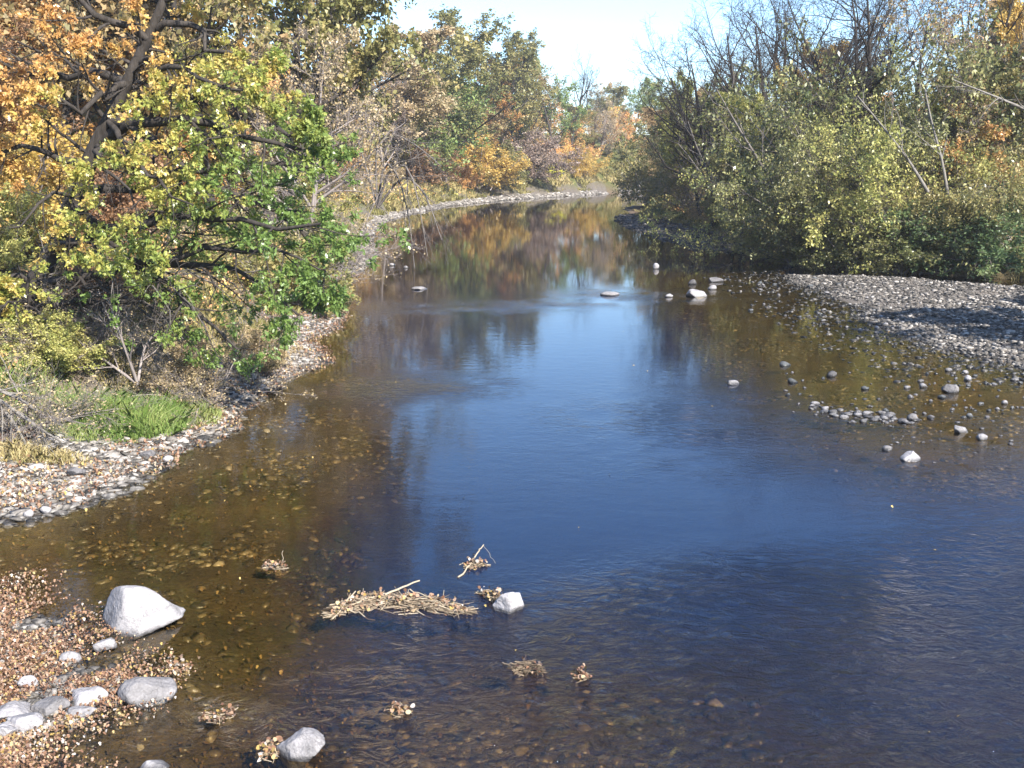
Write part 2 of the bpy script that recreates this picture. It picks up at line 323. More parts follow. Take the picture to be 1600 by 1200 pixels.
l.new(dp.outputs['Fac'], bfr.inputs[0]); l.new(bfr.outputs[0], bmx.inputs[0]); l.new(tr.outputs[0], bmx.inputs[1]); l.new(body.outputs[0], bmx.inputs[2])
bp = n.new('ShaderNodeBump'); bp.inputs['Strength'].default_value = 1.0; bp.inputs['Distance'].default_value = 1.0
l.new(hh, bp.inputs['Height'])
cs = n.new('ShaderNodeVectorMath'); cs.operation = 'DOT_PRODUCT'; l.new(bp.outputs[0], cs.inputs[0]); l.new(geo.outputs['Incoming'], cs.inputs[1])
ca_ = mth('SUBTRACT', 1.0, mth('MINIMUM', mth('ABSOLUTE', cs.outputs['Value'], 0.0), 1.0))
fres = mth('ADD', mth('MULTIPLY', mth('POWER', ca_, 5.0), 0.963), 0.037)                        # Schlick, the same from above and below
l.new(bp.outputs[0], gl.inputs['Normal'])
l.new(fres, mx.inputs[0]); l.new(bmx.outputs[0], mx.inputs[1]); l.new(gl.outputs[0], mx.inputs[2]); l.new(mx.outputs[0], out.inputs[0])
wx = axis(-25, 240, -14, 30, 0.3, 8); wy = axis(-30, 320, 6, 60, 0.3, 8)
gx, gy = np.meshgrid(wx, wy); WP = np.c_[gx.ravel(), gy.ravel()]; nx, ny = len(wx), len(wy)
ii = np.arange(ny-1)[:, None]*nx + np.arange(nx-1)[None]; q = np.stack([ii, ii+1, ii+nx+1, ii+nx], -1).reshape(-1, 4)
rif = sstep((WP[:, 0]*0.25 - WP[:, 1] + 16.5)/6)*np.clip(fbm(WP*np.array([.6, 1.2]), 0.5, 3, 3)*2.0-0.35, 0.4, 1)*sstep((WP[:, 0]+3.2)/4)
for cx, cy, rx, ry, s in ((-3, 46, 3.5, 2.2, .12), (1.5, 47, 3, 2, .1), (8, 50, 5, 2.5, .12), (-3.5, 29, 2.5, 1.5, .3), (5, 24, 4, 4, .12), (12, 20, 4, 5, .2), (-3.4, 10.7, 2.6, .5, 1.0), (-.6, 11.7, 2.0, .5, .9)):
    rif = np.maximum(rif, s*np.exp(-((WP[:, 0]-cx)/rx)**2-((WP[:, 1]-cy)/ry)**2)*np.clip(fbm(WP, 0.9, 2, 4)*2-.4, 0, 1))
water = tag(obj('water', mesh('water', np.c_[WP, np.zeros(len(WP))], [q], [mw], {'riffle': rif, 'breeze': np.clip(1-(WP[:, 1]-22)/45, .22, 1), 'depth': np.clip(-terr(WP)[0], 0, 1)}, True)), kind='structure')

# ------------------------------------------------------------------ plant generator (all numpy)
def tubes(P, R, k):
    """P (B,n,3), R (B,n) -> verts, quads"""
    B, nn = P.shape[:2]
    T = np.gradient(P, axis=1); T = nrm(T)
    avg = nrm(T.mean(1)); ref = np.where(np.abs(avg[:, 2:3]) > 0.8, np.array([[1.0, 0, 0]]), np.array([[0, 0, 1.0]]))[:, None, :]
    U = nrm(np.cross(T, ref)); V = np.cross(T, U)
    th = np.arange(k)/k*2*np.pi
    ring = P[:, :, None] + R[:, :, None, None]*(U[:, :, None]*np.cos(th)[None, None, :, None] + V[:, :, None]*np.sin(th)[None, None, :, None])
    base = (np.arange(B)*nn*k)[:, None, None]; j = np.arange(nn-1)[None, :, None]*k; t = np.arange(k)[None, None]; t2 = (t+1) % k
    F = np.stack([base+j+t, base+j+t2, base+j+k+t2, base+j+k+t], -1).reshape(-1, 4)
    return ring.reshape(-1, 3), F
def join(parts):
    V, F, o = [], {}, 0
    for v, f in parts:
        if len(v) == 0: continue
        V.append(v); F.setdefault(f.shape[1], []).append(f+o); o += len(v)
    return np.concatenate(V), [np.concatenate(x) for x in F.values()]
def walk(p0, d0, L, n, wander, up, rng):
    B = len(p0); P = np.zeros((B, n, 3)); P[:, 0] = p0; d = nrm(d0); st = (L/(n-1))[:, None]
    for i in range(1, n):
        d = nrm(d + wander*rng.normal(size=(B, 3)) + np.array([0, 0, up])); P[:, i] = P[:, i-1] + d*st
    return P
def lens(P): return np.linalg.norm(np.diff(P, axis=1), axis=2).sum(1)
def spawn(P, R, k, tmin, tmax, ang, lf, n, wander, up, rng, taper=0.25, rf=0.55, shape=0.5, rmin=0.004, maxlen=None):
    B, nn = P.shape[:2]; L = lens(P)
    t = tmin + (tmax-tmin)*((np.arange(k)[None]+rng.rand(B, k))/k)
    f = t*(nn-1); i = np.minimum(f.astype(int), nn-2); w = (f-i)[..., None]; b = np.arange(B)[:, None]
    pos = P[b, i]*(1-w)+P[b, i+1]*w; tan = nrm(P[b, i+1]-P[b, i]); r = R[b, i]*(1-w[..., 0])+R[b, i+1]*w[..., 0]
    perp = nrm(np.cross(tan, rng.normal(size=tan.shape))); a = ang*(0.7+0.6*rng.rand(B, k))[..., None]
    d = np.cos(a)*tan + np.sin(a)*perp
    LL = (L[:, None]*lf*(1-shape*t)*(0.65+0.7*rng.rand(B, k))).ravel()
    if maxlen: LL = np.minimum(LL, maxlen)
    C = walk(pos.reshape(-1, 3), d.reshape(-1, 3), LL, n, wander, up, rng)
    r0 = np.maximum(r.ravel()*rf, rmin); RR = r0[:, None]*np.linspace(1, taper, n)[None]
    return C, np.maximum(RR, rmin*0.7)
KITE = np.array([(0, 0), (0.32, 0.45), (0, 1.0), (-0.32, 0.45)])
SLIM = np.array([(0, 0), (0.17, 0.4), (0, 1.0), (-0.17, 0.4)])
OAK = np.array([(0, 0), (.1, .2), (.36, .26), (.14, .42), (.46, .6), (.15, .66), (.22, .9), (0, 1.0), (-.22, .9), (-.15, .66), (-.46, .6), (-.14, .42), (-.36, .26), (-.1, .2)])
def leaves(P, per, size, rng, tmpl=KITE, tmin=0.15, jit=0.06, droop=0.3, flat=0.5, fold=0.15, frac=1.0):
    B, nn = P.shape[:2]
    b = np.repeat(np.arange(B), per)
    if frac < 1: b = b[rng.rand(len(b)) < frac]
    N = len(b); t = tmin+(1-tmin)*rng.rand(N); f = t*(nn-1); i = np.minimum(f.astype(int), nn-2); w = (f-i)[:, None]
    pos = P[b, i]*(1-w)+P[b, i+1]*w + rng.normal(size=(N, 3))*jit
    tan = nrm(P[b, i+1]-P[b, i])
    ax = nrm(0.5*tan + rng.normal(size=(N, 3))*0.75 + np.array([0, 0, -droop]))
    nr = nrm(rng.normal(size=(N, 3)) + np.array([0, 0, flat*2])); sd_ = nrm(np.cross(nr, ax)); nr = np.cross(ax, sd_)
    s = size*(0.5+0.9*rng.rand(N)**1.3)[:, None, None]
    m = len(tmpl)
    V = pos[:, None] + s*(tmpl[None, :, 0:1]*sd_[:, None] + tmpl[None, :, 1:2]*ax[:, None] + (np.abs(tmpl[None, :, 0:1])*fold*2)*nr[:, None])
    F = np.arange(N*m).reshape(N, m)
    return V.reshape(-1, 3), F, pos, m, b
def tint_of(pos, m, b, nb, rng, sc=0.5, amp=0.5, twig=0.25, leaf=0.25, seed=0):
    t = 0.5 + (fbm(pos+seed*3.7, sc, 2)-0.5)*2*amp + rng.normal(size=nb)[b]*twig*0.6 + rng.normal(size=len(pos))*leaf*0.6
    return np.repeat(np.clip(t, 0, 1), m)

class Proto: pass
def finish(name, wood, LV, tint, h, bark, leafpal):
    p = Proto(); p.h = h; p.name = name
    v, f = join(wood); p.trunk = mesh(name+'_trunk', v, f, [BARK[bark]], None, True)
    p.h = np.percentile(v[:, 2], 99.7); p.crown = None
    if LV is not None:
        p.crown = mesh(name+'_crown', LV[0], [LV[1]], [PAL[leafpal]], {'tint': tint})
        p.leafdata = (LV[0].reshape(-1, LV[3], 3), tint.reshape(-1, LV[3])[:, 0])
    return p
def tree_proto(name, seed, H=14, r0=0.22, clear=0.25, nl=16, l1=0.55, ang=1.0, up1=0.06, n2=8, n3=7, per=16, leaf=0.2, fine=0, frac=1.0, wander=0.09, bark='dark', forks=1, lean=0.0, tmpl=KITE, droop=0.3, ftw=0.8, rmin=0.006):
    rng = np.random.RandomState(seed)
    d0 = np.array([[lean+rng.normal()*0.05, rng.normal()*0.05, 1.0]]*forks) + (rng.normal(size=(forks, 3))*0.22*np.array([1, 1, 0]) if forks > 1 else 0)
    p0 = np.zeros((forks, 3)); p0[:, 2] = -0.3
    P0 = walk(p0, d0, np.full(forks, H*0.93)*(1 if forks == 1 else rng.uniform(.75, 1, forks)), 11, 0.06, 0.04, rng)
    R0 = r0*np.linspace(1, 0.15, 11)[None].repeat(forks, 0); R0[:, 0] *= 1.35
    P1, R1 = spawn(P0, R0, nl, clear, 0.98, ang, l1, 8, wander, up1, rng, shape=0.62, rf=0.6)
    P2, R2 = spawn(P1, R1, n2, 0.2, 1.0, 0.85, 0.5, 6, wander*1.3, 0.04, rng, rmin=rmin)
    P3, R3 = spawn(P2, R2, n3, 0.15, 1.0, 0.8, 0.55, 4, wander*1.8, 0.02, rng, rmin=rmin*0.8)
    wood = [tubes(P0, R0, 9), tubes(P1, R1, 6), tubes(P2, R2, 4), tubes(P3, R3, 3)]
    tw = P3
    if fine:
        P4, R4 = spawn(P3, R3, fine, 0.1, 1.0, 0.7, ftw, 4, 0.2, 0.04, rng, rmin=rmin*0.7); wood.append(tubes(P4, R4, 3)); tw = P4
    LV = None; tt = None
    if per:
        LV = leaves(tw, per, leaf, rng, tmpl, droop=droop, frac=frac, jit=leaf*0.5)
        tt = tint_of(LV[2], LV[3], LV[4], len(tw), rng, 0.35, 0.5, seed=seed)
    return finish(name, wood, LV, tt, H, bark, 'green')
def bush_proto(name, seed, H=4, stems=14, spread=0.8, n2=8, n3=6, per=14, leaf=0.14, fine=0, frac=1.0, arch=-0.03, r0=0.05, bark='twig', tmpl=KITE, wander=0.12, droop=0.3, bias=(0, 0), rmin=0.005, n1c=9):
    rng = np.random.RandomState(seed)
    d0 = np.c_[rng.normal(size=(stems, 2))*spread*0.6 + np.array(bias), np.ones(stems)]
    p0 = np.c_[rng.normal(size=(stems, 2))*0.3*min(1, H/4), np.full(stems, -0.15)]
    P0 = walk(p0, d0, H*rng.uniform(.65, 1.1, stems), 9, 0.08, arch, rng)
    R0 = r0*rng.uniform(.6, 1.2, stems)[:, None]*np.linspace(1, .2, 9)[None]
    P1, R1 = spawn(P0, R0, n1c, 0.12, 1.0, 0.75, 0.5, 6, wander, 0.03+arch*0.5, rng, rmin=rmin)
    P2, R2 = spawn(P1, R1, n2, 0.1, 1.0, 0.75, 0.5, 4, wander*1.4, 0.02, rng, rmin=rmin*0.8)
    wood = [tubes(P0, R0, 6), tubes(P1, R1, 4), tubes(P2, R2, 3)]; tw = P2
    if fine:
        P3, R3 = spawn(P2, R2, fine, 0.1, 1.0, 0.7, 0.8, 4, 0.2, 0.02, rng, rmin=rmin*0.7); wood.append(tubes(P3, R3, 3)); tw = P3
    LV = None; tt = None
    if per:
        LV = leaves(tw, per, leaf, rng, tmpl, droop=droop, frac=frac, jit=leaf*0.6)
        tt = tint_of(LV[2], LV[3], LV[4], len(tw), rng, 0.6, 0.7, seed=seed)
    return finish(name, wood, LV, tt, H, bark, 'green')

PR = {
 'broad1': tree_proto('broad_tree', 11, per=20, clear=0.18, nl=18),
 'broad2': tree_proto('broad_tree', 12, per=20, clear=0.22, nl=15, l1=0.6, ang=0.9, forks=2, n2=9),
 'broad3': tree_proto('broad_tree', 13, per=22, clear=0.15, nl=20, l1=0.48, wander=0.12),
 'open1':  tree_proto('open_tree', 14, per=9, clear=0.3, nl=13, l1=0.65, ang=0.8, n3=7, forks=2, wander=0.12),
 'sparse1': tree_proto('sparse_tree', 15, per=2, clear=0.15, nl=16, fine=4, leaf=0.17, frac=0.8, n3=6, n2=7, bark='twig', rmin=.009),
 'sparse2': tree_proto('sparse_tree', 16, per=2, clear=0.12, nl=18, fine=4, leaf=0.17, frac=0.9, n3=6, n2=7, forks=2, bark='twig', rmin=.009),
 'bare1': tree_proto('bare_tree', 17, H=18, r0=0.34, clear=0.35, nl=13, l1=0.6, ang=0.75, n2=7, n3=5, per=0, fine=3, wander=0.1, up1=0.1, bark='dark', rmin=.013),
 'bare2': tree_proto('bare_tree', 18, H=18, r0=0.3, clear=0.3, nl=12, l1=0.62, ang=0.7, n2=7, n3=5, per=0, fine=3, wander=0.12, up1=0.12, forks=2, bark='dark', rmin=.013),
 'bare3': tree_proto('bare_tree', 19, H=18, r0=0.3, clear=0.28, nl=11, l1=0.7, ang=0.8, n2=8, n3=5, per=0, fine=3, wander=0.14, up1=0.1, forks=3, bark='dark', rmin=.013),
 'bush1': bush_proto('bush', 21, per=16, leaf=0.15),
 'bush2': bush_proto('bush', 22, per=15, leaf=0.15, spread=1.1, stems=16),
 'twiggy1': bush_proto('twiggy_bush', 23, H=5, per=1, fine=5, frac=0.5, leaf=0.11, stems=12, n2=6, spread=0.9, rmin=.007),
 'twiggy2': bush_proto('twiggy_bush', 24, H=5, per=1, fine=5, frac=0.8, leaf=0.12, stems=14, n2=6, spread=1.2, arch=-0.06, rmin=.007),
 'willow1': bush_proto('willow', 25, H=8, per=11, leaf=0.17, stems=11, spread=0.8, arch=-0.05, n2=8, fine=3, r0=0.07, n1c=9, bark='grey', tmpl=SLIM*np.array([1.6, 1]), droop=.5, frac=.75),
 'willow2': bush_proto('willow', 26, H=8, per=11, leaf=0.17, stems=9, spread=1.0, arch=-0.07, n2=8, fine=3, r0=0.08, n1c=9, bark='grey', tmpl=SLIM*np.array([1.6, 1]), droop=.5, frac=.75),
}
def place(kind, x, y, h, pal, label, cat, name, group=None, rz=0.0, wide=1.0, bark=None, lean=(0, 0), sink=0.0):
    pr = PR[kind]; s = h/pr.h
    e = empty(name, (x, y, gz(x, y)-sink), (lean[0], lean[1], rz), (s*wide, s*wide, s))
    tag(e, label, cat, group)
    tn, cn = ('stems', 'foliage') if pr.name in ('bush', 'twiggy_bush', 'willow') else ('trunk', 'crown')
    t = obj(tn, pr.trunk, e)
    if bark: t.material_slots[0].link = 'OBJECT'; t.material_slots[0].material = BARK[bark]
    if pr.crown and pal:
        c = obj(cn, pr.crown, e); c.material_slots[0].link = 'OBJECT'; c.material_slots[0].material = PAL[pal]
    return e

# ------------------------------------------------------------------ trees and shrubs: (pixel column, distance, pixel row of the top, kind, palette, width, name, label)
LEFTBANK = [
 (-30, 48, -60, 'broad1', 'russet', 1.0, 'autumn_tree', 'tall russet tree rising on the slope at the frame edge, behind the big oak'),
 (85, 55, -200, 'broad2', 'orange', 1.0, 'autumn_tree', 'tall orange-brown tree on the slope showing through the top of the big oak'),
 (200, 60, -260, 'broad3', 'brown', 1.0, 'autumn_tree', 'tall brown-green tree on the slope directly behind the trunk top of the big oak'),
 (20, 35, 195, 'bush1', 'gold', 1.2, 'golden_shrub', 'golden yellow shrub between the big oak trunk and the frame edge'),
 (70, 38, 290, 'bush2', 'russet', 1.2, 'russet_shrub', 'red-brown leafy shrub right behind the foot of the big oak'),
 (0, 32, 290, 'bush1', 'ygreen', 1.0, 'yellow_green_shrub', 'yellow-green shrub below the golden shrub at the frame edge'),
 (130, 44, 200, 'bush2', 'russet', 1.3, 'russet_shrub', 'dark russet shrub upslope, seen between the oak trunk and its first large limb'),
 (240, 45, 270, 'twiggy2', 'tan', 1.1, 'tan_thicket', 'tan twiggy thicket behind the middle of the big oak crown'),
 (330, 58, -330, 'broad1', 'brown', 1.0, 'brown_green_tree', 'tall brown-green tree next to the tall olive-green tree, above the orange oak top'),
 (430, 64, -340, 'broad2', 'olive', 0.9, 'olive_green_tree', 'tall olive-green tree rising beside the orange top of the big oak'),
 (545, 84, -200, 'broad3', 'brown', 1.0, 'brown_oak_tree', 'russet and green oak on the hilltop whose edge meets the sky first'),
 (480, 62, 40, 'sparse1', 'tan', 1.0, 'twiggy_tree', 'grey twiggy tree with few tan leaves just beyond the big oak crown'),
 (560, 68, 95, 'sparse2', 'brown', 1.0, 'twiggy_tree', 'grey-brown twiggy tree below the russet hilltop oak'),
 (622, 76, 110, 'sparse1', 'mauve', 1.0, 'twiggy_tree', 'purplish grey twiggy tree on the slope above the drooping bare branches'),
 (590, 84, 50, 'sparse2', 'russet', 1.0, 'twiggy_tree', 'rust-tinted twiggy tree under the brown oak at the sky line'),
 (505, 50, 260, 'twiggy1', 'tan', 1.2, 'bare_grey_shrub', 'bare grey shrub touching the green tips of the big oak crown'),
 (455, 44, 330, 'bush2', 'olive', 1.2, 'olive_shrub', 'olive leafy shrub on the bank under the oak crown'),
 (560, 60, 270, 'bush1', 'ygreen', 1.3, 'yellow_green_shrub', 'dull yellow-green shrub on the lower bank just past the oak tips'),
 (600, 72, 235, 'twiggy2', 'brown', 1.3, 'bare_grey_shrub', 'wide grey-brown bare shrub behind the drooping branches'),
 (645, 90, 255, 'bush2', 'tan', 1.3, 'tan_shrub', 'tan shrub on the bank next to the red-brown shrubs'),
 (585, 70, 320, 'bush1', 'olive', 1.4, 'low_olive_shrub', 'low olive brush on the bank at the root of the drooping branches'),
 (690, 112, 32, 'broad1', 'olive', 1.45, 'olive_green_tree', 'rounded olive-green tree on the hilltop, first of the two green crowns at the sky line'),
 (745, 125, 52, 'broad2', 'olive', 1.3, 'olive_tree', 'deeper olive gappy tree on the hilltop against the sky, beside the rounded olive-green one'),
 (640, 98, 40, 'broad3', 'tan', 1.4, 'brown_tree', 'brown-green hilltop tree between the russet oak and the rounded olive-green crown'),
 (702, 105, 125, 'bush1', 'green', 1.2, 'green_shrub', 'small dense green tree-like shrub set in the tan slope'),
 (660, 100, 95, 'sparse1', 'russet', 1.0, 'rust_twiggy_tree', 'thin rust-coloured tree left of the small dense green shrub on the slope'),
 (672, 95, 190, 'sparse2', 'tan', 1.0, 'pale_twiggy_tree', 'pale bare-looking tree on the slope below the small dense green shrub'),
 (776, 142, 98, 'broad1', 'orange', 0.9, 'orange_tree', 'narrow orange tree standing out near the sky line'),
 (742, 132, 130, 'broad3', 'tan', 1.4, 'tan_tree', 'tan-gold tree on the slope just below the orange one'),
 (690, 112, 218, 'bush2', 'russet', 1.5, 'red_brown_shrub', 'red-brown shrub low on the bank beside the yellow-orange bush'),
 (750, 134, 210, 'bush1', 'gold', 1.4, 'orange_yellow_bush', 'big yellow-orange bush above the pale rock ledge'),
 (725, 118, 245, 'bush2', 'orange', 0.9, 'orange_shrub', 'small orange shrub in front of the big yellow-orange bush'),
 (803, 152, 150, 'broad3', 'olive', 1.3, 'olive_tree', 'olive round-headed tree halfway up the slope in the middle distance'),
 (826, 152, 205, 'bush1', 'mauve', 1.5, 'purplish_bush', 'dull purplish-brown rounded bush above the grassy shore'),
 (832, 188, 88, 'open1', 'brown', 0.9, 'open_limbed_tree', 'open brown tree with bare dark limbs showing against the sky'),
 (872, 198, 92, 'broad1', 'green', 1.1, 'green_tree', 'tall full green tree beside the open-limbed brown one'),
 (866, 168, 256, 'bush1', 'yellow', 1.3, 'bright_yellow_shrub', 'small bright yellow shrub at the far grassy shore'),
 (908, 192, 228, 'bush2', 'gold', 1.2, 'golden_shrub', 'dull golden shrub beyond the bright yellow one'),
 (905, 212, 165, 'broad3', 'olive', 1.4, 'olive_tan_tree', 'olive-tan tree below the bare tree at the river bend'),
 (935, 228, 148, 'sparse2', 'tan', 1.2, 'tan_tree', 'tan half-bare tree at the river bend'),
 (890, 232, 72, 'bare1', None, 0.9, 'bare_tree', 'slim bare tree poking into the sky beside the tall full green tree'),
 (926, 238, 98, 'bare2', None, 0.9, 'bare_tree', 'low forked bare tree against the sky at the river bend'),
 (944, 272, 136, 'broad3', 'olive', 1.3, 'olive_tree', 'distant olive tree just before the gap of sky over the bend'),
 (968, 284, 130, 'broad1', 'tan', 1.2, 'tan_tree', 'distant tan tree filling the low notch over the bend'),
 (958, 275, 170, 'broad2', 'brown', 1.0, 'brown_tree', 'brown-green tree at the end of the visible river'),
 (948, 255, 235, 'bush1', 'ygreen', 1.6, 'yellow_green_shrub', 'yellow-green shrub where the far shore disappears round the bend'),
 (985, 285, 122, 'broad1', 'green', 1.1, 'green_tree', 'far green tree in the gap of sky over the bend, with the taller tip'),
 (1025, 295, 128, 'broad3', 'ygreen', 1.2, 'yellow_green_tree', 'far yellow-green round tree in the gap of sky over the bend'),
 (785, 145, 225, 'bush2', 'olive', 1.3, 'olive_shrub', 'olive shrub between the yellow-orange bush and the purplish bush'),
 (620, 82, 285, 'bush1', 'gold', 1.0, 'pale_gold_shrub', 'pale gold shrub close above the shore beyond the drooping branches'),
]
RIGHTBANK = [
 (1015, 150, 215, 'bush2', 'olive', 0.9, 'dark_olive_shrub', 'dark olive shrub hanging over the water at the bend'),
 (1040, 138, 190, 'broad3', 'brown', 0.9, 'brown_green_tree', 'brown-green tree next to the dark olive shrub at the bend'),
 (1072, 142, 158, 'broad1', 'tan', 0.9, 'tan_green_tree', 'tan-green tree behind the dead tilted limb near the bend'),
 (1095, 104, 132, 'broad2', 'ygreen', 0.8, 'yellow_green_tree', 'pale yellow-green tree in front of the two bare trees'),
 (1085, 116, 205, 'willow1', 'olive', 1.0, 'olive_brush', 'olive brush mass above the thin gravel spit'),
 (1095, 108, 265, 'twiggy1', 'brown', 1.4, 'tangled_shrub', 'tangled brown bare shrub over the exposed roots'),
 (1165, 88, -5, 'bare1', None, 0.95, 'bare_tree', 'tall straight bare tree first to rise beside the open sky'),
 (1205, 94, -40, 'bare2', None, 0.9, 'bare_tree', 'tall forked bare tree just behind the straight bare one'),
 (1122, 98, 55, 'bare3', None, 1.0, 'bare_tree', 'shorter spreading bare tree reaching furthest into the open sky'),
 (1275, 76, 20, 'bare2', None, 1.1, 'bare_tree', 'bare tree with long arching limbs over the yellow-brown tree'),
 (1350, 76, -70, 'bare3', None, 1.0, 'bare_tree', 'big many-trunked bare tree behind the pale green willow'),
 (1475, 72, -80, 'bare1', None, 1.0, 'bare_tree', 'tall bare tree beside the yellow-leaved tree'),
 (1415, 80, -40, 'bare2', None, 1.0, 'bare_tree', 'thin bare tree between the many-trunked one and the yellow-leaved tree'),
 (1580, 64, -70, 'sparse2', 'brown', 1.1, 'half_bare_tree', 'half-bare dark tree at the frame edge with fine drooping twigs'),
 (1245, 92, 90, 'broad3', 'gold', 0.8, 'yellow_brown_tree', 'yellow-brown tree seen under the arching bare limbs'),
 (1300, 88, 105, 'sparse1', 'gold', 1.0, 'thin_yellow_tree', 'thin tree with scattered yellow leaves behind the willow'),
 (1405, 70, 45, 'willow1', 'sage', 0.9, 'tall_willow', 'tall pale green willow with the highest feathery top on this bank'),
 (1330, 68, 95, 'willow2', 'sage', 0.9, 'willow_shrub', 'broad silvery green willow beside the tallest willow'),
 (1515, 76, -10, 'broad2', 'gold', 0.7, 'yellow_leaved_tree', 'tree with golden upper leaves among the bare trunks'),
 (1570, 66, 105, 'broad3', 'olive', 0.9, 'olive_tree', 'olive tree with pale leaning branches at the frame edge'),
 (1545, 69, 215, 'broad1', 'dark', 0.9, 'dark_leaved_tree', 'dark-leaved tree with reddish sprays behind the bank shrubs'),
 (1295, 65, 185, 'willow1', 'sage', 1.0, 'overhanging_willow', 'silvery willow leaning over the dark undercut bank'),
 (1365, 63, 215, 'willow2', 'olive', 1.0, 'overhanging_willow', 'olive-green willow with glossy leaves above the middle of the gravel bar'),
 (1435, 62, 170, 'willow1', 'ygreen', 1.0, 'bank_willow', 'yellowish pale-leaved willow beside the glossy olive-green one'),
 (1505, 62, 215, 'willow2', 'olive', 1.0, 'bank_willow', 'olive willow shrub hanging over the shaded end of the gravel bar'),
 (1200, 72, 245, 'willow2', 'ygreen', 0.9, 'yellow_green_willow', 'yellow-green willow behind the leaning trunk'),
 (1150, 80, 245, 'broad3', 'olive', 0.9, 'olive_tree', 'low olive tree crossed by the leaning trunk'),
 (1150, 93, 275, 'bush2', 'brown', 1.3, 'brown_shrub', 'brown-olive shrub at the gravel spit beside the leaning stems'),
 (1255, 66.5, 320, 'bush1', 'olive', 1.4, 'low_olive_shrub', 'low olive shrub dipping to the water at the start of the gravel bar'),
 (1335, 62, 345, 'bush2', 'sage', 1.4, 'low_pale_shrub', 'low pale shrub in front of the overhanging willows'),
 (1425, 60.5, 345, 'bush1', 'sage', 1.4, 'low_pale_shrub', 'low silvery shrub over the darkest part of the bank'),
 (1545, 59, 320, 'bush2', 'dark', 1.4, 'dark_shrub', 'dark shrub in shade at the frame edge above the gravel bar'),
 (1210, 72.5, 330, 'twiggy2', 'tan', 1.0, 'grey_brush', 'grey brush heap at the water between spit and gravel bar'),
 (1180, 84, 170, 'broad3', 'ygreen', 1.1, 'yellow_green_tree', 'fuller yellow-green tree under the straight bare tree'),
 (1265, 72, 190, 'broad1', 'ygreen', 1.0, 'yellow_green_tree', 'yellow-green tree rising between the leaning trunk and the silvery willow'),
 (1350, 74, 130, 'broad3', 'olive', 1.1, 'olive_tree', 'olive tree showing between the two feathery willows'),
 (1455, 70, 140, 'broad1', 'ygreen', 0.9, 'yellow_green_tree', 'yellow-green tree below the tall bare tree by the golden-topped one'),
 (1530, 68, 120, 'broad3', 'ygreen', 0.9, 'yellow_green_tree', 'yellow-green tree behind the dark-leaved tree'),
 (1130, 110, 175, 'broad1', 'olive', 1.1, 'olive_tree', 'olive tree behind the pale yellow-green one at the bend'),
 (1090, 118, 165, 'broad3', 'brown', 1.1, 'brown_tree', 'brownish tree filling the gap above the tangled roots'),
 (1320, 82, -20, 'bare1', None, 1.0, 'bare_tree', 'dark upright bare tree between the arching one and the many-trunked one'),
 (1240, 90, -30, 'bare3', None, 0.9, 'bare_tree', 'dark many-limbed bare tree right of the forked bare one'),
 (1530, 76, -60, 'bare2', None, 1.0, 'bare_tree', 'forked bare tree between the golden-topped tree and the half-bare one'),
 (1480, 66, 170, 'sparse1', 'orange', 0.9, 'orange_sprayed_tree', 'thin tree with orange-red sprays between willow and dark tree'),
]
rr = random.Random(5)
for side in (LEFTBANK, RIGHTBANK):
    for px, d, top, kind, pal, wide, nm, lab in side:
        if side is LEFTBANK and px > 540:
            ds = np.interp(px, [500, 536, 568, 585, 590, 600, 640, 700, 800, 900, 960, 1040], [38, 53, 65, 75, 92, 112, 135, 162, 190, 216, 232, 262])
            d = max(d, ds + (4+.035*ds if PR[kind].name in ('bush', 'twiggy_bush', 'willow') else 12 + .04*ds + rr.random()*10))
        x = at(px, 300, d)[0]
        if side is LEFTBANK and px > 540 and d < 175:
            x = min(x, np.interp(d, LB[:, 1], LB[:, 0]) - 1.0 - .022*d)
        z0 = gz(x, d); h = max(topz(top - (0 if side is LEFTBANK else 22), d)-z0, 1.5)
        cat = 'shrub' if PR[kind].name in ('bush', 'twiggy_bush', 'willow') else 'tree'
        hv = h
        ww = wide
        if cat == 'tree' and h < 9: ww *= 1.15
        place(kind, x, d, hv, pal, lab, cat, nm, 'trees and shrubs on the far wooded bank' if side is LEFTBANK else 'trees and shrubs above the gravel bar', rr.uniform(0, 6.28), ww)

place('broad2', 30, 34, 13, 'olive', 'olive tree standing on the gravel beyond the frame edge, shading the bar', 'tree', 'shade_tree', None, 1.0, 1.35)
place('broad1', 35, 44, 11, 'brown', 'brown tree standing on the bank beyond the frame edge, shading the bar', 'tree', 'shade_tree', None, 2.0, 1.0)
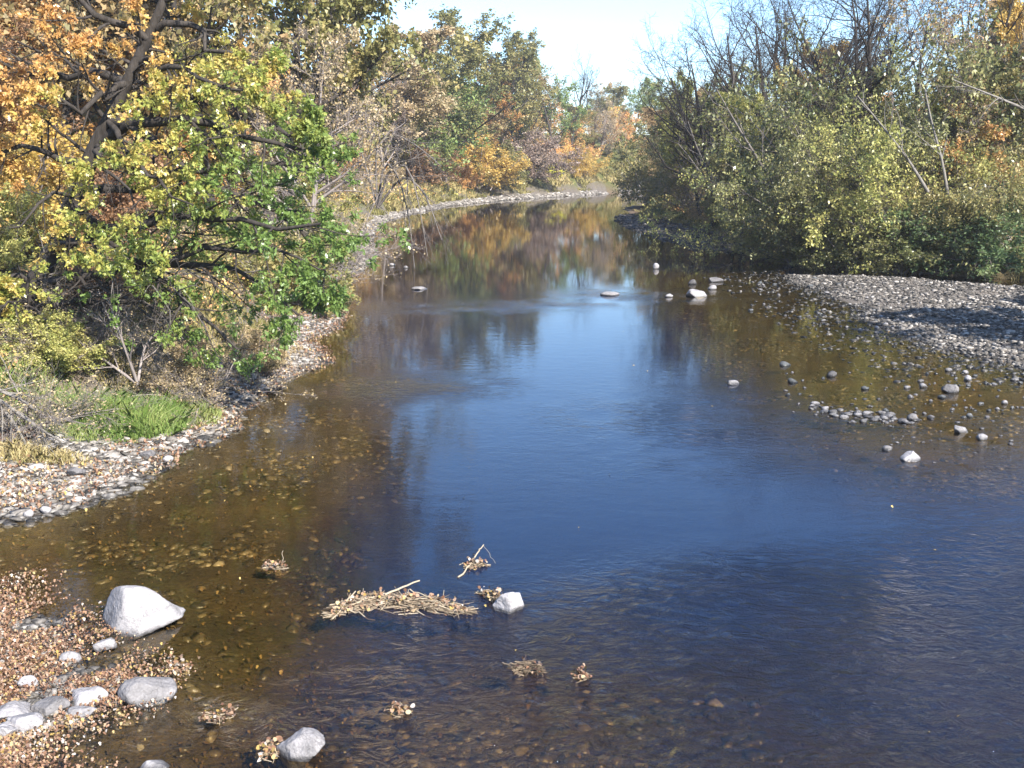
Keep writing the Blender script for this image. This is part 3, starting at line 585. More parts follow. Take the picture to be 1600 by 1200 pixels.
# ------------------------------------------------------------------ the big oak
rng = np.random.RandomState(3)
def pl(pts, n):
    P = np.array([at(*p) for p in pts]); s = np.r_[0, np.cumsum(np.linalg.norm(np.diff(P, axis=0), axis=1))]
    t = np.linspace(0, s[-1], n); Q = np.c_[np.interp(t, s, P[:, 0]), np.interp(t, s, P[:, 1]), np.interp(t, s, P[:, 2])]
    k = Q.copy(); k[1:-1] = (Q[:-2]+2*Q[1:-1]+Q[2:])/4
    return k
TR = pl([(5, 570, 27.6), (25, 510, 27.6), (50, 450, 27.5), (88, 385, 27.4), (118, 300, 27.2), (148, 228, 27), (180, 168, 26.8), (212, 100, 26.8), (240, 40, 26.7), (265, -20, 26.7), (285, -110, 26.9), (290, -190, 27)], 26)
LIMB = [([(150, 225, 27), (178, 190, 26.7), (245, 188, 26.3), (330, 195, 25.8), (410, 205, 25.3), (470, 235, 25)], .17),
 ([(178, 190, 26.8), (235, 200, 26.4), (275, 255, 26), (340, 300, 26), (420, 325, 26), (475, 330, 26)], .14),
 ([(248, 45, 26.7), (290, 40, 26.5), (340, 72, 26.2), (370, 92, 26), (415, 115, 25.8)], .1),
 ([(112, 320, 27.2), (155, 362, 26.6), (205, 410, 26), (270, 445, 25.4), (335, 490, 25), (370, 545, 24.8)], .13),
 ([(50, 450, 27.4), (150, 415, 26.6), (300, 405, 26), (410, 430, 25.5), (465, 500, 25.2)], .14),
 ([(90, 385, 27.3), (200, 350, 26), (330, 345, 25), (430, 350, 24.3), (500, 358, 23.8)], .15),
 ([(200, 130, 26.8), (140, 110, 27.4), (60, 120, 28), (-50, 90, 28.6)], .13),
 ([(230, 60, 26.7), (160, 20, 26), (80, -20, 25.4), (0, -40, 25)], .11),
 ([(258, 0, 26.7), (330, -15, 26), (390, -50, 25.5)], .09),
 ([(130, 265, 27.1), (60, 230, 26), (-40, 245, 25)], .11),
 ([(50, 450, 27.4), (0, 435, 26.5), (-70, 455, 25.8)], .1),
 ([(150, 225, 27), (255, 150, 28), (350, 155, 28.8), (430, 175, 29.4)], .11),
 ([(212, 100, 26.8), (300, 110, 25.6), (385, 145, 24.6)], .1),
 ([(118, 300, 27.2), (230, 285, 27.8), (350, 268, 28), (450, 255, 28), (510, 262, 28)], .13),
 ([(200, 130, 26.8), (120, 165, 25.4), (40, 150, 24.6)], .1),
 ([(35, 480, 27.5), (110, 478, 26.6), (200, 470, 26), (300, 500, 25.5)], .12),
 ([(270, -40, 26.8), (190, -80, 26.4), (110, -140, 26)], .09),
 ([(275, -60, 26.8), (360, -110, 26.8), (420, -120, 27)], .08),
 ([(205, 410, 26), (300, 400, 25.4), (390, 390, 25), (460, 400, 24.6), (500, 430, 24.4)], .1),
 ([(430, 325, 26), (490, 370, 25.6), (520, 430, 25.4), (490, 490, 25.2)], .06),
 ([(430, 205, 25.3), (465, 195, 25), (500, 205, 24.8)], .06),
 ([(60, 440, 27.3), (110, 430, 25.6), (170, 450, 24.6), (215, 470, 24.2)], .08),
 ([(40, 470, 27.4), (20, 470, 25.6), (-20, 480, 24.6)], .08),
 ([(30, 500, 27.5), (70, 530, 25.6), (95, 560, 24.8)], .06),
 ([(88, 385, 27.4), (110, 380, 25.5), (150, 385, 24.6), (190, 400, 24.2)], .08),
 ([(148, 228, 27), (150, 250, 25.3), (175, 290, 24.4), (210, 310, 24)], .09),
 ([(170, 190, 26.8), (200, 240, 25), (260, 300, 24), (310, 320, 23.6)], .09),
 ([(118, 300, 27.2), (90, 300, 25.8), (40, 330, 25), (10, 360, 24.8)], .08)]
LP = np.stack([pl(p, 9) for p, r in LIMB]); LP[:, 1:] += rng.normal(size=LP[:, 1:].shape)*0.1
LR = np.array([r for p, r in LIMB])[:, None]*np.linspace(1, .22, 9)[None]
TRR = np.interp(np.linspace(0, 1, 26), [0, .06, .3, .6, 1], [.48, .33, .24, .155, .05])[None]
S2, SR2 = spawn(LP, LR, 11, 0.22, 1.0, 0.8, 0.36, 7, .16, .0, rng, rf=.5, shape=.35, rmin=.008, maxlen=2.2)
S2b, SR2b = spawn(TR[None], TRR, 16, 0.45, 1.0, 1.0, 0.14, 7, .14, .03, rng, rf=.3, shape=.3, rmin=.01)
S2 = np.r_[S2, S2b]; SR2 = np.r_[SR2, SR2b]
S3, SR3 = spawn(S2, SR2, 7, 0.2, 1.0, 0.75, 0.42, 5, .2, -.01, rng, rmin=.006)
# bare dead twigs low on the trunk side
DP, DR = spawn(LP[[3, 4, 15]], LR[[3, 4, 15]], 9, 0.1, 0.7, 0.8, 0.4, 7, .2, -.05, rng, rf=.4, rmin=.008)
DP2, DR2 = spawn(DP, DR, 6, 0.2, 1, .7, .45, 5, .2, -.03, rng, rmin=.006)
oak = empty('oak_tree', tuple(TR[0]))
tag(oak, 'large leaning oak with orange top and green lower leaves, its boughs over the water', 'tree')
V, F = join([tubes(TR[None], TRR, 12), tubes(LP, LR, 8), tubes(S2, SR2, 5), tubes(S3, SR3, 3)])
obj('trunk', mesh('oak_trunk', V-TR[0], F, [BARK['dark']], None, True), oak)
V, F = join([tubes(DP, DR, 4), tubes(DP2, DR2, 3)])
tag(obj('dead_twigs', mesh('oak_dead_twigs', V-TR[0], F, [BARK['grey']], None, True), oak), 'bare grey twigs under the lower boughs')
lowbare = (S3[:, :, 2].mean(1) < 3.8) & (S3[:, :, 0].mean(1) < -8.5) & (S3[:, :, 0].mean(1) > -13) & (rng.rand(len(S3)) < .8)
S3L = S3[~lowbare]
gap = fbm(S3L.mean(1), .75, 2, 6); S3L = S3L[gap > .4]
V, F, pos, m, b = leaves(S3L, 44, 0.12, rng, OAK*np.array([.72, 1]), tmin=.55, jit=.06, droop=.3, flat=.3)
t = .25 + (pos[:, 2]-4)*.085 - (pos[:, 0]+9)*.08 + (fbm(pos, .45, 2, 2)-.5)*.75 + (rng.normal(size=len(S3L))*.09)[b] + rng.normal(size=len(pos))*.06
tx_ = np.interp(pos[:, 2], TR[:, 2], TR[:, 0])
keep = ~((np.abs(pos[:, 0]-tx_) < .6) & (pos[:, 2] > 3.9) & (pos[:, 2] < 6.4) & (pos[:, 1] < 27.3)) & ~((np.abs(pos[:, 0]-tx_) < .5) & (pos[:, 2] > 7.2) & (pos[:, 2] < 9) & (pos[:, 1] < 27))
V = V.reshape(-1, m, 3)[keep].reshape(-1, 3); F = F[:keep.sum()]; t = t[keep]
obj('crown', mesh('oak_crown', V-TR[0], [F], [PAL['oak']], {'tint': np.repeat(np.clip(t, 0, 1), m)}), oak)

# drooping bare branches over the water (left shore, middle distance)
def branchy(name, label, cat, P, R, ks, bark, seed, group=None, up=(0, 0), lf=.5, ang=.6, part='branches', wander=.14, rmin=.006):
    rg = np.random.RandomState(seed); e = empty(name, tuple(P[0, 0])); tag(e, label, cat, group)
    o = P[0, 0].copy(); obj('trunk', mesh(name+'_trunk', *[x for x in (lambda vf: (vf[0]-o, [vf[1]]))(tubes(P, R, 6))], [BARK[bark]], None, True), e)
    w = []; p, r = P, R
    for j, k in enumerate(ks):
        p, r = spawn(p, r, k, .2, 1, ang, lf, 6, wander, up[min(j, len(up)-1)], rg, rmin=rmin); w.append(tubes(p, r, 4 if j == 0 else 3))
    V, F = join(w); obj(part, mesh(name+'_branches', V-o, F, [BARK[bark]], None, True), e)
    return e
DB = np.stack([pl(p, 10) for p in ([(590, 325, 66), (610, 250, 65), (640, 255, 64), (655, 320, 63), (668, 400, 62.5)], [(590, 325, 66), (600, 240, 66), (622, 270, 65), (640, 340, 64), (648, 420, 63)], [(590, 325, 66), (585, 230, 66), (600, 200, 65), (650, 225, 64), (690, 260, 63)], [(590, 325, 66), (630, 270, 65), (665, 300, 63), (690, 375, 61.5)], [(590, 325, 66), (560, 220, 67), (540, 160, 68)])])
branchy('drooping_tree', 'leafless pale tree whose long twigs arch down to the water past the oak tips', 'tree', DB, np.linspace(.09, .02, 10)[None].repeat(5, 0), (9, 6, 4), 'grey', 31, up=(-.06, -.08, -.05), lf=.42)
# leaning trunks on the other bank
def trunk_at(pts, n=9): return pl(pts, n)[None]
branchy('leaning_tree', 'dark bare trunk leaning steeply over the bank towards the sky gap', 'tree', trunk_at([(1240, 340, 68), (1205, 280, 68), (1175, 235, 68), (1145, 185, 68), (1120, 140, 68)]), np.linspace(.14, .04, 9)[None], (6, 5, 4), 'grey', 33, up=(.05,))
branchy('leaning_sapling', 'thin grey stem leaning over the spit, the lower of a leaning pair', 'tree', trunk_at([(1140, 345, 80), (1110, 295, 80), (1085, 255, 80), (1060, 225, 80)]), np.linspace(.13, .04, 9)[None], (6, 5), 'grey', 34, up=(.05,))
branchy('leaning_sapling', 'thin grey stem beside the brown shrub, the upper of a leaning pair', 'tree', trunk_at([(1135, 335, 82), (1110, 275, 82), (1090, 235, 82), (1075, 190, 82)]), np.linspace(.12, .04, 9)[None], (6, 5), 'grey', 35, up=(.05,))
branchy('pale_leaning_tree', 'pale slender trunk slanting through the silvery willows', 'tree', trunk_at([(1450, 300, 58.5), (1420, 250, 58.5), (1385, 205, 58.5), (1340, 150, 58.5)]), np.linspace(.1, .03, 9)[None], (6, 4), 'pale', 36, up=(.03,))
branchy('pale_upright_tree', 'pale slender upright trunk beside the orange-sprayed tree', 'tree', trunk_at([(1482, 310, 60), (1472, 250, 60), (1455, 190, 60), (1445, 140, 60)]), np.linspace(.1, .04, 9)[None], (6, 4), 'pale', 37, up=(.05,))
branchy('pale_leaning_tree', 'pale branching trunk slanting in front of the olive tree by the frame edge', 'tree', trunk_at([(1640, 190, 58), (1590, 165, 58), (1540, 145, 58), (1490, 125, 58)]), np.linspace(.1, .03, 9)[None], (7, 4), 'pale', 38, up=(.0,))
# fallen branch at the foot of the oak, and bare bank shrubs
FB = np.stack([pl(p, 8) for p in ([(-60, 590, 22), (0, 625, 21.5), (55, 665, 21.2), (95, 690, 21)], [(-60, 590, 22), (10, 640, 21.5), (40, 690, 21), (55, 725, 20.8)], [(-60, 590, 22), (30, 620, 22), (80, 660, 21.8), (110, 655, 21.6)])])
branchy('fallen_branch', 'bleached dead branch fanning down onto the shore grass', 'branch', FB, np.linspace(.06, .018, 8)[None].repeat(3, 0), (7, 5), 'pale', 39, up=(-.02,), lf=.4)
BS = np.stack([pl(p, 8) for p in ([(215, 600, 25.5), (195, 540, 25.8), (165, 490, 26), (150, 440, 26)], [(215, 600, 25.5), (190, 530, 25), (170, 470, 25)], [(215, 600, 25.5), (225, 540, 26), (260, 500, 26.5)], [(215, 600, 25.5), (160, 560, 25.5), (110, 530, 25.6)])])
branchy('bare_bank_shrub', 'bare brown stems slanting up from the bank behind the green grass', 'shrub', BS, np.linspace(.045, .015, 8)[None].repeat(4, 0), (8, 5), 'twig', 40, lf=.5)
for k, (bx, by, lab) in enumerate((((120, 545, 'tangle of bare brown brush under the oak trunk')), (330, 545, 'tangle of bare brown brush under the hanging oak bough'), (40, 600, 'tangle of bare brown brush beside the bleached dead branch'))):
    x, y = gp(bx, by+40, 1.0)
    place('twiggy2', x, y, 2.3, 'tan', lab, 'shrub', 'bare_brush', 'bare brush on the oak bank', k*2.0, 1.2)
for k, (bx, by, hh_, pal, lab) in enumerate(((285, 555, 1.6, 'tan', 'low tan-leaved shrub behind the shingle beach'), (90, 575, 1.5, 'ygreen', 'small yellow-green sapling clump low before the oak trunk'), (400, 515, 1.5, 'tan', 'low thin tan shrub at the back of the shingle beach'), (170, 520, 2.0, 'russet', 'russet-leaved shrub on the slope below the first big oak bough'))):
    x, y = gp(bx, by+30, .9)
    place('bush1', x, y, hh_, pal, lab, 'shrub', 'low_shrub', None, k*1.3, 1.3)

# ------------------------------------------------------------------ the wood behind, undergrowth, grass
def woods(name, spots, frac, seed, label):
    rg = np.random.RandomState(seed); Vs, Ts = [], []
    for x, y, h, kind, off in spots:
        v, t = PR[kind].leafdata; k = rg.rand(len(v)) < frac
        v, t = v[k], t[k]; a = rg.uniform(0, 6.28); s = h/PR[kind].h
        R_ = np.array([[math.cos(a), -math.sin(a), 0], [math.sin(a), math.cos(a), 0], [0, 0, 1]])
        c_ = v.mean(1, keepdims=True); v = (c_ + (v-c_)*1.35)@R_.T*np.array([s*1.15, s*1.15, s]) + np.array([x, y, gz(x, y)-h*.1])
        Vs.append(v); Ts.append(np.clip(off+(t-.5)*.4, 0, 1))
    V = np.concatenate(Vs); T = np.concatenate(Ts); m = V.shape[1]
    o = obj(name, mesh(name, V.reshape(-1, 3), [np.arange(len(V)*m).reshape(-1, m)], [PAL['mixed']], {'tint': np.repeat(T, m)}))
    return tag(o, label, 'woods', kind='stuff')
rg = np.random.RandomState(77); sp = []
for k in range(110):                                                     # up the far wooded slope
    y = rg.uniform(45, 250); xs = np.interp(y, [30, 70, 117, 160, 190, 230, 262], [-9, -12, -17, -12, -3, 20, 58])
    back = rg.uniform(12, 34); x = xs - back*(1 if y < 170 else .8); yy = y + (0 if y < 170 else back*.7)
    px = 800 + x/yy*FPX
    lim = np.interp(px, [0, 600, 650, 800, 900, 1000], [-100, 20, 70, 150, 150, 150])
    h = min(rg.uniform(8, 14), topz(lim, yy)-gz(x, yy)); 
    if h > 3: sp.append((x, yy, h, rg.choice(['broad1', 'broad3', 'open1']), rg.uniform(.3, .9)))
for k in range(120):
    y = 60*(235/60)**rg.rand(); xs = np.interp(y, LB[:, 1], LB[:, 0]); back = rg.uniform(4, 20)+y*.02
    x, yy = (xs-back, y) if y < 165 else (xs-back*.75, y+back*.7)
    sp.append((x, yy, rg.uniform(2.5, 6.5), rg.choice(['bush1', 'bush2']), rg.uniform(.3, 1)))
woods('far_woods', sp, .5, 78, 'mixed autumn wood covering the slope behind the nearer trees')
sp = []
for k in range(90):
    y = rg.uniform(62, 200); xs = np.interp(y, [57, 75, 96, 127, 150, 200], [20, 22, 21, 18, 22, 34])
    x = xs + rg.uniform(6, 40); px = 800 + x/y*FPX; h = min(rg.uniform(7, 14), topz(rg.uniform(90, 200), y)-gz(x, y))
    if px > 1720 or h < 2.5: continue
    sp.append((x, y, h, rg.choice(['broad1', 'broad3', 'open1']), rg.uniform(.2, .85)))
woods('flood_plain_woods', sp, .4, 79, 'olive and brown wood filling in behind the willows')
sp = [(x, y, rg.uniform(9, 14), 'broad3', rg.uniform(.1, .7)) for x, y in ((40, 275), (60, 300), (85, 310), (10, 262), (25, 300), (110, 320), (70, 262), (50, 330), (0, 290), (-20, 270), (120, 240), (90, 235), (70, 215))]
woods('bend_woods', sp, .3, 80, 'hazy autumn wood closing the view at the river bend')

def scatter(N, xlo, xhi, ylo, yhi, test, seed, persp=True):
    rg = np.random.RandomState(seed); out_ = []; got = 0
    while got < N:
        y = ylo*(yhi/ylo)**rg.rand(60000) if persp else rg.uniform(ylo, yhi, 60000)
        x = rg.uniform(xlo, xhi, 60000)
        k = np.abs(x) < y*0.56+1.5; P = np.c_[x[k], y[k]]
        z, dW, dL, lf = terr(P); k = test(P, z, dW, dL, lf, rg); out_.append(np.c_[P[k], z[k]]); got += k.sum()
    return np.concatenate(out_)[:N], rg
# undergrowth: leaf clutter and stalks up to knee and waist height on both banks
P, rg = scatter(60000, -60, 60, 20, 200, lambda P, z, dW, dL, lf, r: (dL > .5) & (dL < 26) & (r.rand(len(P)) < np.exp(-np.maximum(dL, 0)/14)) & (lf | (dL > 1.2)), 50)
hgt = rg.rand(len(P))**1.6*np.clip(fbm(P[:, :2], .5, 2, 3)*2.6-.5, .15, 1.7)*np.where(P[:, 1] < 34, .6, 1)
lp = np.stack([P+np.c_[np.zeros((len(P), 2)), hgt], P+np.c_[np.zeros((len(P), 2)), hgt+.1]], 1)
V, F, pos, m, b = leaves(lp, 1, 0.15, rg, KITE, jit=.05, flat=.5)
sz = np.clip(P[:, 1]/55, .8, 2.4)[b]; c_ = V.reshape(-1, m, 3); c_ = pos[:, None] + (c_-pos[:, None])*sz[:, None, None]
tt = np.clip(.55 + (fbm(pos, .25, 2, 5)-.5)*1.7 + rg.normal(size=len(pos))*.12, 0, 1)
tag(obj('undergrowth', mesh('undergrowth', c_.reshape(-1, 3), [F], [PAL['mixed']], {'tint': np.repeat(tt, m)})), 'tan and olive undergrowth covering both banks under the trees', 'undergrowth', kind='stuff')

def blades(P, hgt, width, rg, lean=.35, tint=None):
    N = len(P); d = nrm(np.c_[rg.normal(size=(N, 2))*lean, np.ones(N)]); a = rg.uniform(0, 6.28, N); sd_ = np.c_[np.cos(a), np.sin(a), np.zeros(N)]
    bend = np.c_[d[:, :2]*hgt[:, None]*.6, -hgt*.12]; w = (width*np.ones(N))[:, None]
    mid = P + d*hgt[:, None]*.55; tip = P + d*hgt[:, None] + bend
    V = np.stack([P-sd_*w, P+sd_*w, mid+sd_*w*.7, tip, mid-sd_*w*.7], 1)
    return V.reshape(-1, 3), np.arange(N*5).reshape(N, 5), np.repeat(np.clip(tint if tint is not None else rg.rand(N), 0, 1), 5)
# dry grass along the shore
P, rg = scatter(75000, -60, 60, 30, 260, lambda P, z, dW, dL, lf, r: lf & (dL > -.8-.6*r.rand(len(P))) & (dL < 5+P[:, 1]*.02) & (fbm(P, .3, 2, 7) > .36), 51)
V, F, T = blades(P, rg.uniform(.25, .7, len(P))*np.clip(P[:, 1]/70, .7, 1.7), np.clip(P[:, 1]*.00045, .012, .09), rg, tint=.45+(fbm(P[:, :2], .2, 2)-.5)*1.6+rg.normal(size=len(P))*.15)
tag(obj('dry_grass', mesh('dry_grass', V, [F], [M_DRY], {'tint': T})), 'dry straw-coloured grass along the curving shore', 'grass', kind='stuff')
P, rg = scatter(16000, 14, 60, 48, 130, lambda P, z, dW, dL, lf, r: ~lf & (dL > -.6) & (dL < 4) & (fbm(P, .4, 2, 7) > .42), 52)
V, F, T = blades(P, rg.uniform(.2, .6, len(P)), np.full(len(P), .022), rg, tint=.2+.5*rg.rand(len(P)))
tag(obj('bank_grass', mesh('bank_grass', V, [F], [M_DRY], {'tint': T})), 'olive grass and weeds on the bank behind the gravel bar', 'grass', kind='stuff')
# green grass on the near shore
def grass_clump(name, label, cx, cy, rx, ry, N, h, seed, tint, clump=1.0, mat=M_GRASS):
    rg = np.random.RandomState(seed); a = rg.uniform(0, 6.28, N); r = np.sqrt(rg.rand(N))
    P2 = np.c_[cx+np.cos(a)*r*rx, cy+np.sin(a)*r*ry]; z = terr(P2)[0]
    hh2 = h*rg.uniform(.4, 1.1, N)*np.clip(1.15-r**2*.8, .2, 1)*np.clip(fbm(P2, 1.4, 2, 2)*1.8-.1, .3, 1.2)
    V, F, T = blades(np.c_[P2, z-.02], hh2, np.full(N, .011), rg, .35, tint+(fbm(P2, .9, 2)-.5)*1.2+rg.normal(size=N)*.15)
    o = np.array([cx, cy, gz(cx, cy)])
    return tag(obj(name, mesh(name, V-o, [F], [mat], {'tint': T}), loc=tuple(o)), label, 'grass')
gx_, gy_ = gp(195, 655, .4); grass_clump('grass_clump', 'tall green grass clump above the white shingle', gx_, gy_, 1.6, 1.3, 7500, 1.1, 1, .45)
gx_, gy_ = gp(140, 672, .4); grass_clump('grass_patch', 'short bright green grass at the shaded shore edge', gx_, gy_, 1.3, .8, 3600, .4, 2, .6)
gx_, gy_ = gp(265, 635, .45); grass_clump('grass_patch', 'yellowing grass between the dark clump and the shingle', gx_, gy_, 1.3, 1.3, 4500, .6, 3, .8)
gx_, gy_ = gp(60, 710, .4); grass_clump('grass_patch', 'pale straw grass under the bleached dead branch', gx_, gy_, 1.2, .6, 1500, .4, 4, .7, mat=M_DRY)
gx_, gy_ = gp(210, 590, .7); grass_clump('grass_patch', 'straw grass upslope of the tall dark green clump', gx_, gy_, 2.0, 1.5, 3500, .55, 6, .5, mat=M_DRY)
gx_, gy_ = gp(95, 640, .6); grass_clump('grass_patch', 'olive grass between the bleached branch and the dark clump', gx_, gy_, 1.4, 1.3, 3000, .5, 7, .6)

# ------------------------------------------------------------------ stones
def ico(sub):
    import bmesh
    b = bmesh.new(); bmesh.ops.create_icosphere(b, subdivisions=sub, radius=1); b.verts.ensure_lookup_table()
    V = np.array([v.co[:] for v in b.verts]); F = np.array([[v.index for v in f.verts] for f in b.faces]); b.free(); return V, F
ICO1, ICO2, ICO4 = ico(1), ico(2), ico(5)
def faceted(V, rg, nplanes, soft=.0, lo=.62, hi=1.0):
    N_ = nrm(rg.normal(size=(nplanes, 3))); d = rg.uniform(lo, hi, nplanes)
    dots = np.maximum(V@N_.T, 1e-3); r = (d[None]/dots)
    if soft: r = -np.log(np.exp(-r/soft).sum(1))*soft
    else: r = r.min(1)
    return V*np.minimum(r, 1.25)[:, None]
def stones(name, P, size, seed, mat, label, cat, tint, flat=(.3, .6), kinds=14, sub=ICO1):
    rg = np.random.RandomState(seed); base = [faceted(sub[0], rg, 11, .06) for _ in range(kinds)]; nv = len(sub[0])
    N = len(P); k = rg.randint(0, kinds, N); B = np.stack(base)[k]
    sc = size[:, None]*np.c_[rg.uniform(.8, 1.5, N), rg.uniform(.6, 1.0, N), rg.uniform(*flat, N)]
    B = B*sc[:, None]; a = rg.uniform(0, 6.28, N); ti = rg.normal(size=N)*.22
    ct, st_ = np.cos(ti)[:, None], np.sin(ti)[:, None]; x, y, z = B[..., 0], B[..., 1]*ct-B[..., 2]*st_, B[..., 1]*st_+B[..., 2]*ct
    ca, sa = np.cos(a)[:, None], np.sin(a)[:, None]; B = np.stack([x*ca-y*sa, x*sa+y*ca, z], -1) + (P + np.c_[np.zeros((N, 2)), sc[:, 2]*.35])[:, None]
    F = sub[1][None] + (np.arange(N)*nv)[:, None, None]
    return tag(obj(name, mesh(name, B.reshape(-1, 3), [F.reshape(-1, 3)], [mat], {'tint': np.repeat(np.clip(tint, 0, 1), nv)})), label, cat, kind='stuff')
# right gravel bar
P, rg = scatter(26000, 11, 40, 29, 62, lambda P, z, dW, dL, lf, r: ~lf & (dW > -.4-6*r.rand(len(P))**3.5) & (dL < -1.6+r.rand(len(P))) & ~((P[:, 1] > 49) & (dL > -4.1+.8*r.rand(len(P)))) & ((dW > 1) | (dW < 0) | (fbm(P, .5, 2, 2)+.2*dW > .36)) & (z > -.35), 61)
P[:, 2] = np.maximum(P[:, 2], -.035)
stones('gravel_bar', P, .03+.11*rg.rand(len(P))**3.2, 62, M_GRAVEL, 'grey and white cobble bar between the shallows and the willows', 'gravel', .42+rg.normal(size=len(P))*.3)
# far spit
P, rg = scatter(3500, 9, 24, 62, 130, lambda P, z, dW, dL, lf, r: ~lf & (dW > -.5) & (dL < .6) & (z > -.1), 63)
stones('gravel_spit', P, .08+.14*rg.rand(len(P))**2, 64, M_GRAVEL, 'thin grey gravel spit under the leaning stems', 'gravel', .35+rg.normal(size=len(P))*.2)
# left shingle
P, rg = scatter(11000, -16, -4, 17, 62, lambda P, z, dW, dL, lf, r: lf & (dW > -.25) & (dL < .2-.8*r.rand(len(P))) & (z > -.06), 65)
stones('shingle', P, .04+.13*rg.rand(len(P))**2.2, 66, M_GRAVEL, 'pale flat shingle along the shore below the oak', 'gravel', .66+rg.normal(size=len(P))*.28, (.18, .4))
P, rg = scatter(6500, -20, 45, 62, 232, lambda P, z, dW, dL, lf, r: lf & (dW > -.3) & (dL < -.6), 67)
stones('shore_stones', P, .1+.002*P[:, 1]*rg.rand(len(P))**1.5, 68, M_GRAVEL, 'pale stones edging the curving shore in the distance', 'gravel', .6+rg.normal(size=len(P))*.2)
# foreground shore
P, rg = scatter(6500, -9, 0, 8.5, 15.5, lambda P, z, dW, dL, lf, r: lf & (dW > -.2) & (z > -.05) & (fbm(P, .8, 2, 4) > .42), 69, False)
stones('shore_pebbles', P, .02+.08*rg.rand(len(P))**2.5, 70, M_GRAVEL, 'pale pebbles among the leaves on the near shore', 'gravel', .65+rg.normal(size=len(P))*.22)
# river bed
P, rg = scatter(17000, -12, 22, 8.5, 48, lambda P, z, dW, dL, lf, r: (dW < .1) & (z > -.62) & (r.rand(len(P)) < .15+.85*(fbm(P, .6, 2, 8) > .55)), 71)
stones('bed_stones', P+np.array([0, 0, -.03]), .03+.11*rg.rand(len(P))**2.4, 72, M_BEDSTONE, 'brown stones on the river bed under the clear shallows', 'stones', .45+rg.normal(size=len(P))*.24)
# fallen leaves
def litter(name, P, size, seed, label, lift=.02, mat=M_LITTER, tint=None):
    rg = np.random.RandomState(seed); lp = np.stack([P+[0, 0, lift], P+[0, .001, lift+.005]], 1)
    V, F, pos, m, b = leaves(lp, 1, size, rg, OAK[[0, 2, 3, 4, 6, 7, 8, 10, 11, 12]]*np.array([.9, 1]), jit=.004, droop=0, flat=2.2, fold=.25)
    tt = tint if tint is not None else np.clip(.56+(fbm(P, 1.2, 2, 4)-.5)*.7+rg.normal(size=len(P))*.27, 0, 1)
    return tag(obj(name, mesh(name, V, [F], [mat], {'tint': np.repeat(tt, m)})), label, 'leaves', kind='stuff')
P, rg = scatter(33000, -10, 0, 8.5, 15.6, lambda P, z, dW, dL, lf, r: lf & (dW > -1.0*r.rand(len(P))**2) & (z > -.16) & (fbm(P, .9, 3, 5)+.16*(dW < .6)+.1*r.rand(len(P)) > .54), 81, False)
litter('fallen_leaves', np.c_[P[:, :2], np.maximum(P[:, 2], .0)+.01+rg.rand(len(P))*.03], .04, 82, 'brown and gold fallen leaves heaped on the near shore')
P, rg = scatter(52000, -30, -4, 17, 60, lambda P, z, dW, dL, lf, r: lf & (dW > -.3) & (dL < 9) & (fbm(P, .8, 3, 6)+.1*r.rand(len(P)) > .45), 83)
litter('bank_leaf_litter', np.c_[P[:, :2], np.maximum(P[:, 2], .0)+rg.rand(len(P))*.03], .065, 84, 'tan leaf litter strewn over the shingle and oak bank')
P, rg = scatter(6500, -11, 19, 8.5, 40, lambda P, z, dW, dL, lf, r: (dW < 0) & (z > -.6) & (r.rand(len(P)) < np.clip(fbm(P, .5, 2, 9)*2.4-.6, .05, 1)), 85)
litter('sunken_leaves', P+[0, 0, .015], .05, 86, 'yellow and brown leaves sunk on the river bed', mat=M_SUNK, tint=np.clip(.42+rg.normal(size=len(P))*.26, 0, 1))
P, rg = scatter(55, -9, 12, 10, 60, lambda P, z, dW, dL, lf, r: (dW < -.3) & (P[:, 0] < 10), 87)
litter('floating_leaves', np.c_[P[:, :2], np.zeros(len(P))], .05, 88, 'pale specks of leaf drifting on the water', lift=.008, tint=np.full(len(P), .85))

# individual rocks: pixel centre (waterline), width in photo pixels, height ratio, tint
def rock(px, py, wpx, hr, label, seed, mat=M_ROCK, tint=.7, name='rock', cat='rock', group=None, sub=ICO2, planes=8, soft=.03, depth=.75, rot=None, zb=None):
    x, y = gp(px, py); dist = math.sqrt(x*x+y*y+CAMH**2); w = wpx/FPX*dist*.95; z = max(gz(x, y), -min(.06, .3*w*hr)) if zb is None else zb
    x, y = gp(px, py, max(z, 0))
    rg = np.random.RandomState(seed); V = faceted(sub[0], rg, planes, soft, .66, 1.0)
    V = V/np.array([np.ptp(V[:, 0]), np.ptp(V[:, 1]), np.ptp(V[:, 2])])
    if len(V) > 500: V *= 1 + (fbm(V*3+seed, 2.2, 4)-.5)[:, None]*.15
    a = rg.uniform(-.4, .4) if rot is None else rot; ca, sa = math.cos(a), math.sin(a)
    V = V@np.array([[ca, sa, 0], [-sa, ca, 0], [0, 0, 1]]); V = V*np.array([w, w*depth, w*hr*1.5])
    V[:, 2] += w*hr*.45
    o = obj(name, mesh(name, V, [sub[1]], [mat], {'tint': np.full(len(V), tint-.12)}, len(V) > 300), loc=(x, y, z))
    return tag(o, label, cat, group)
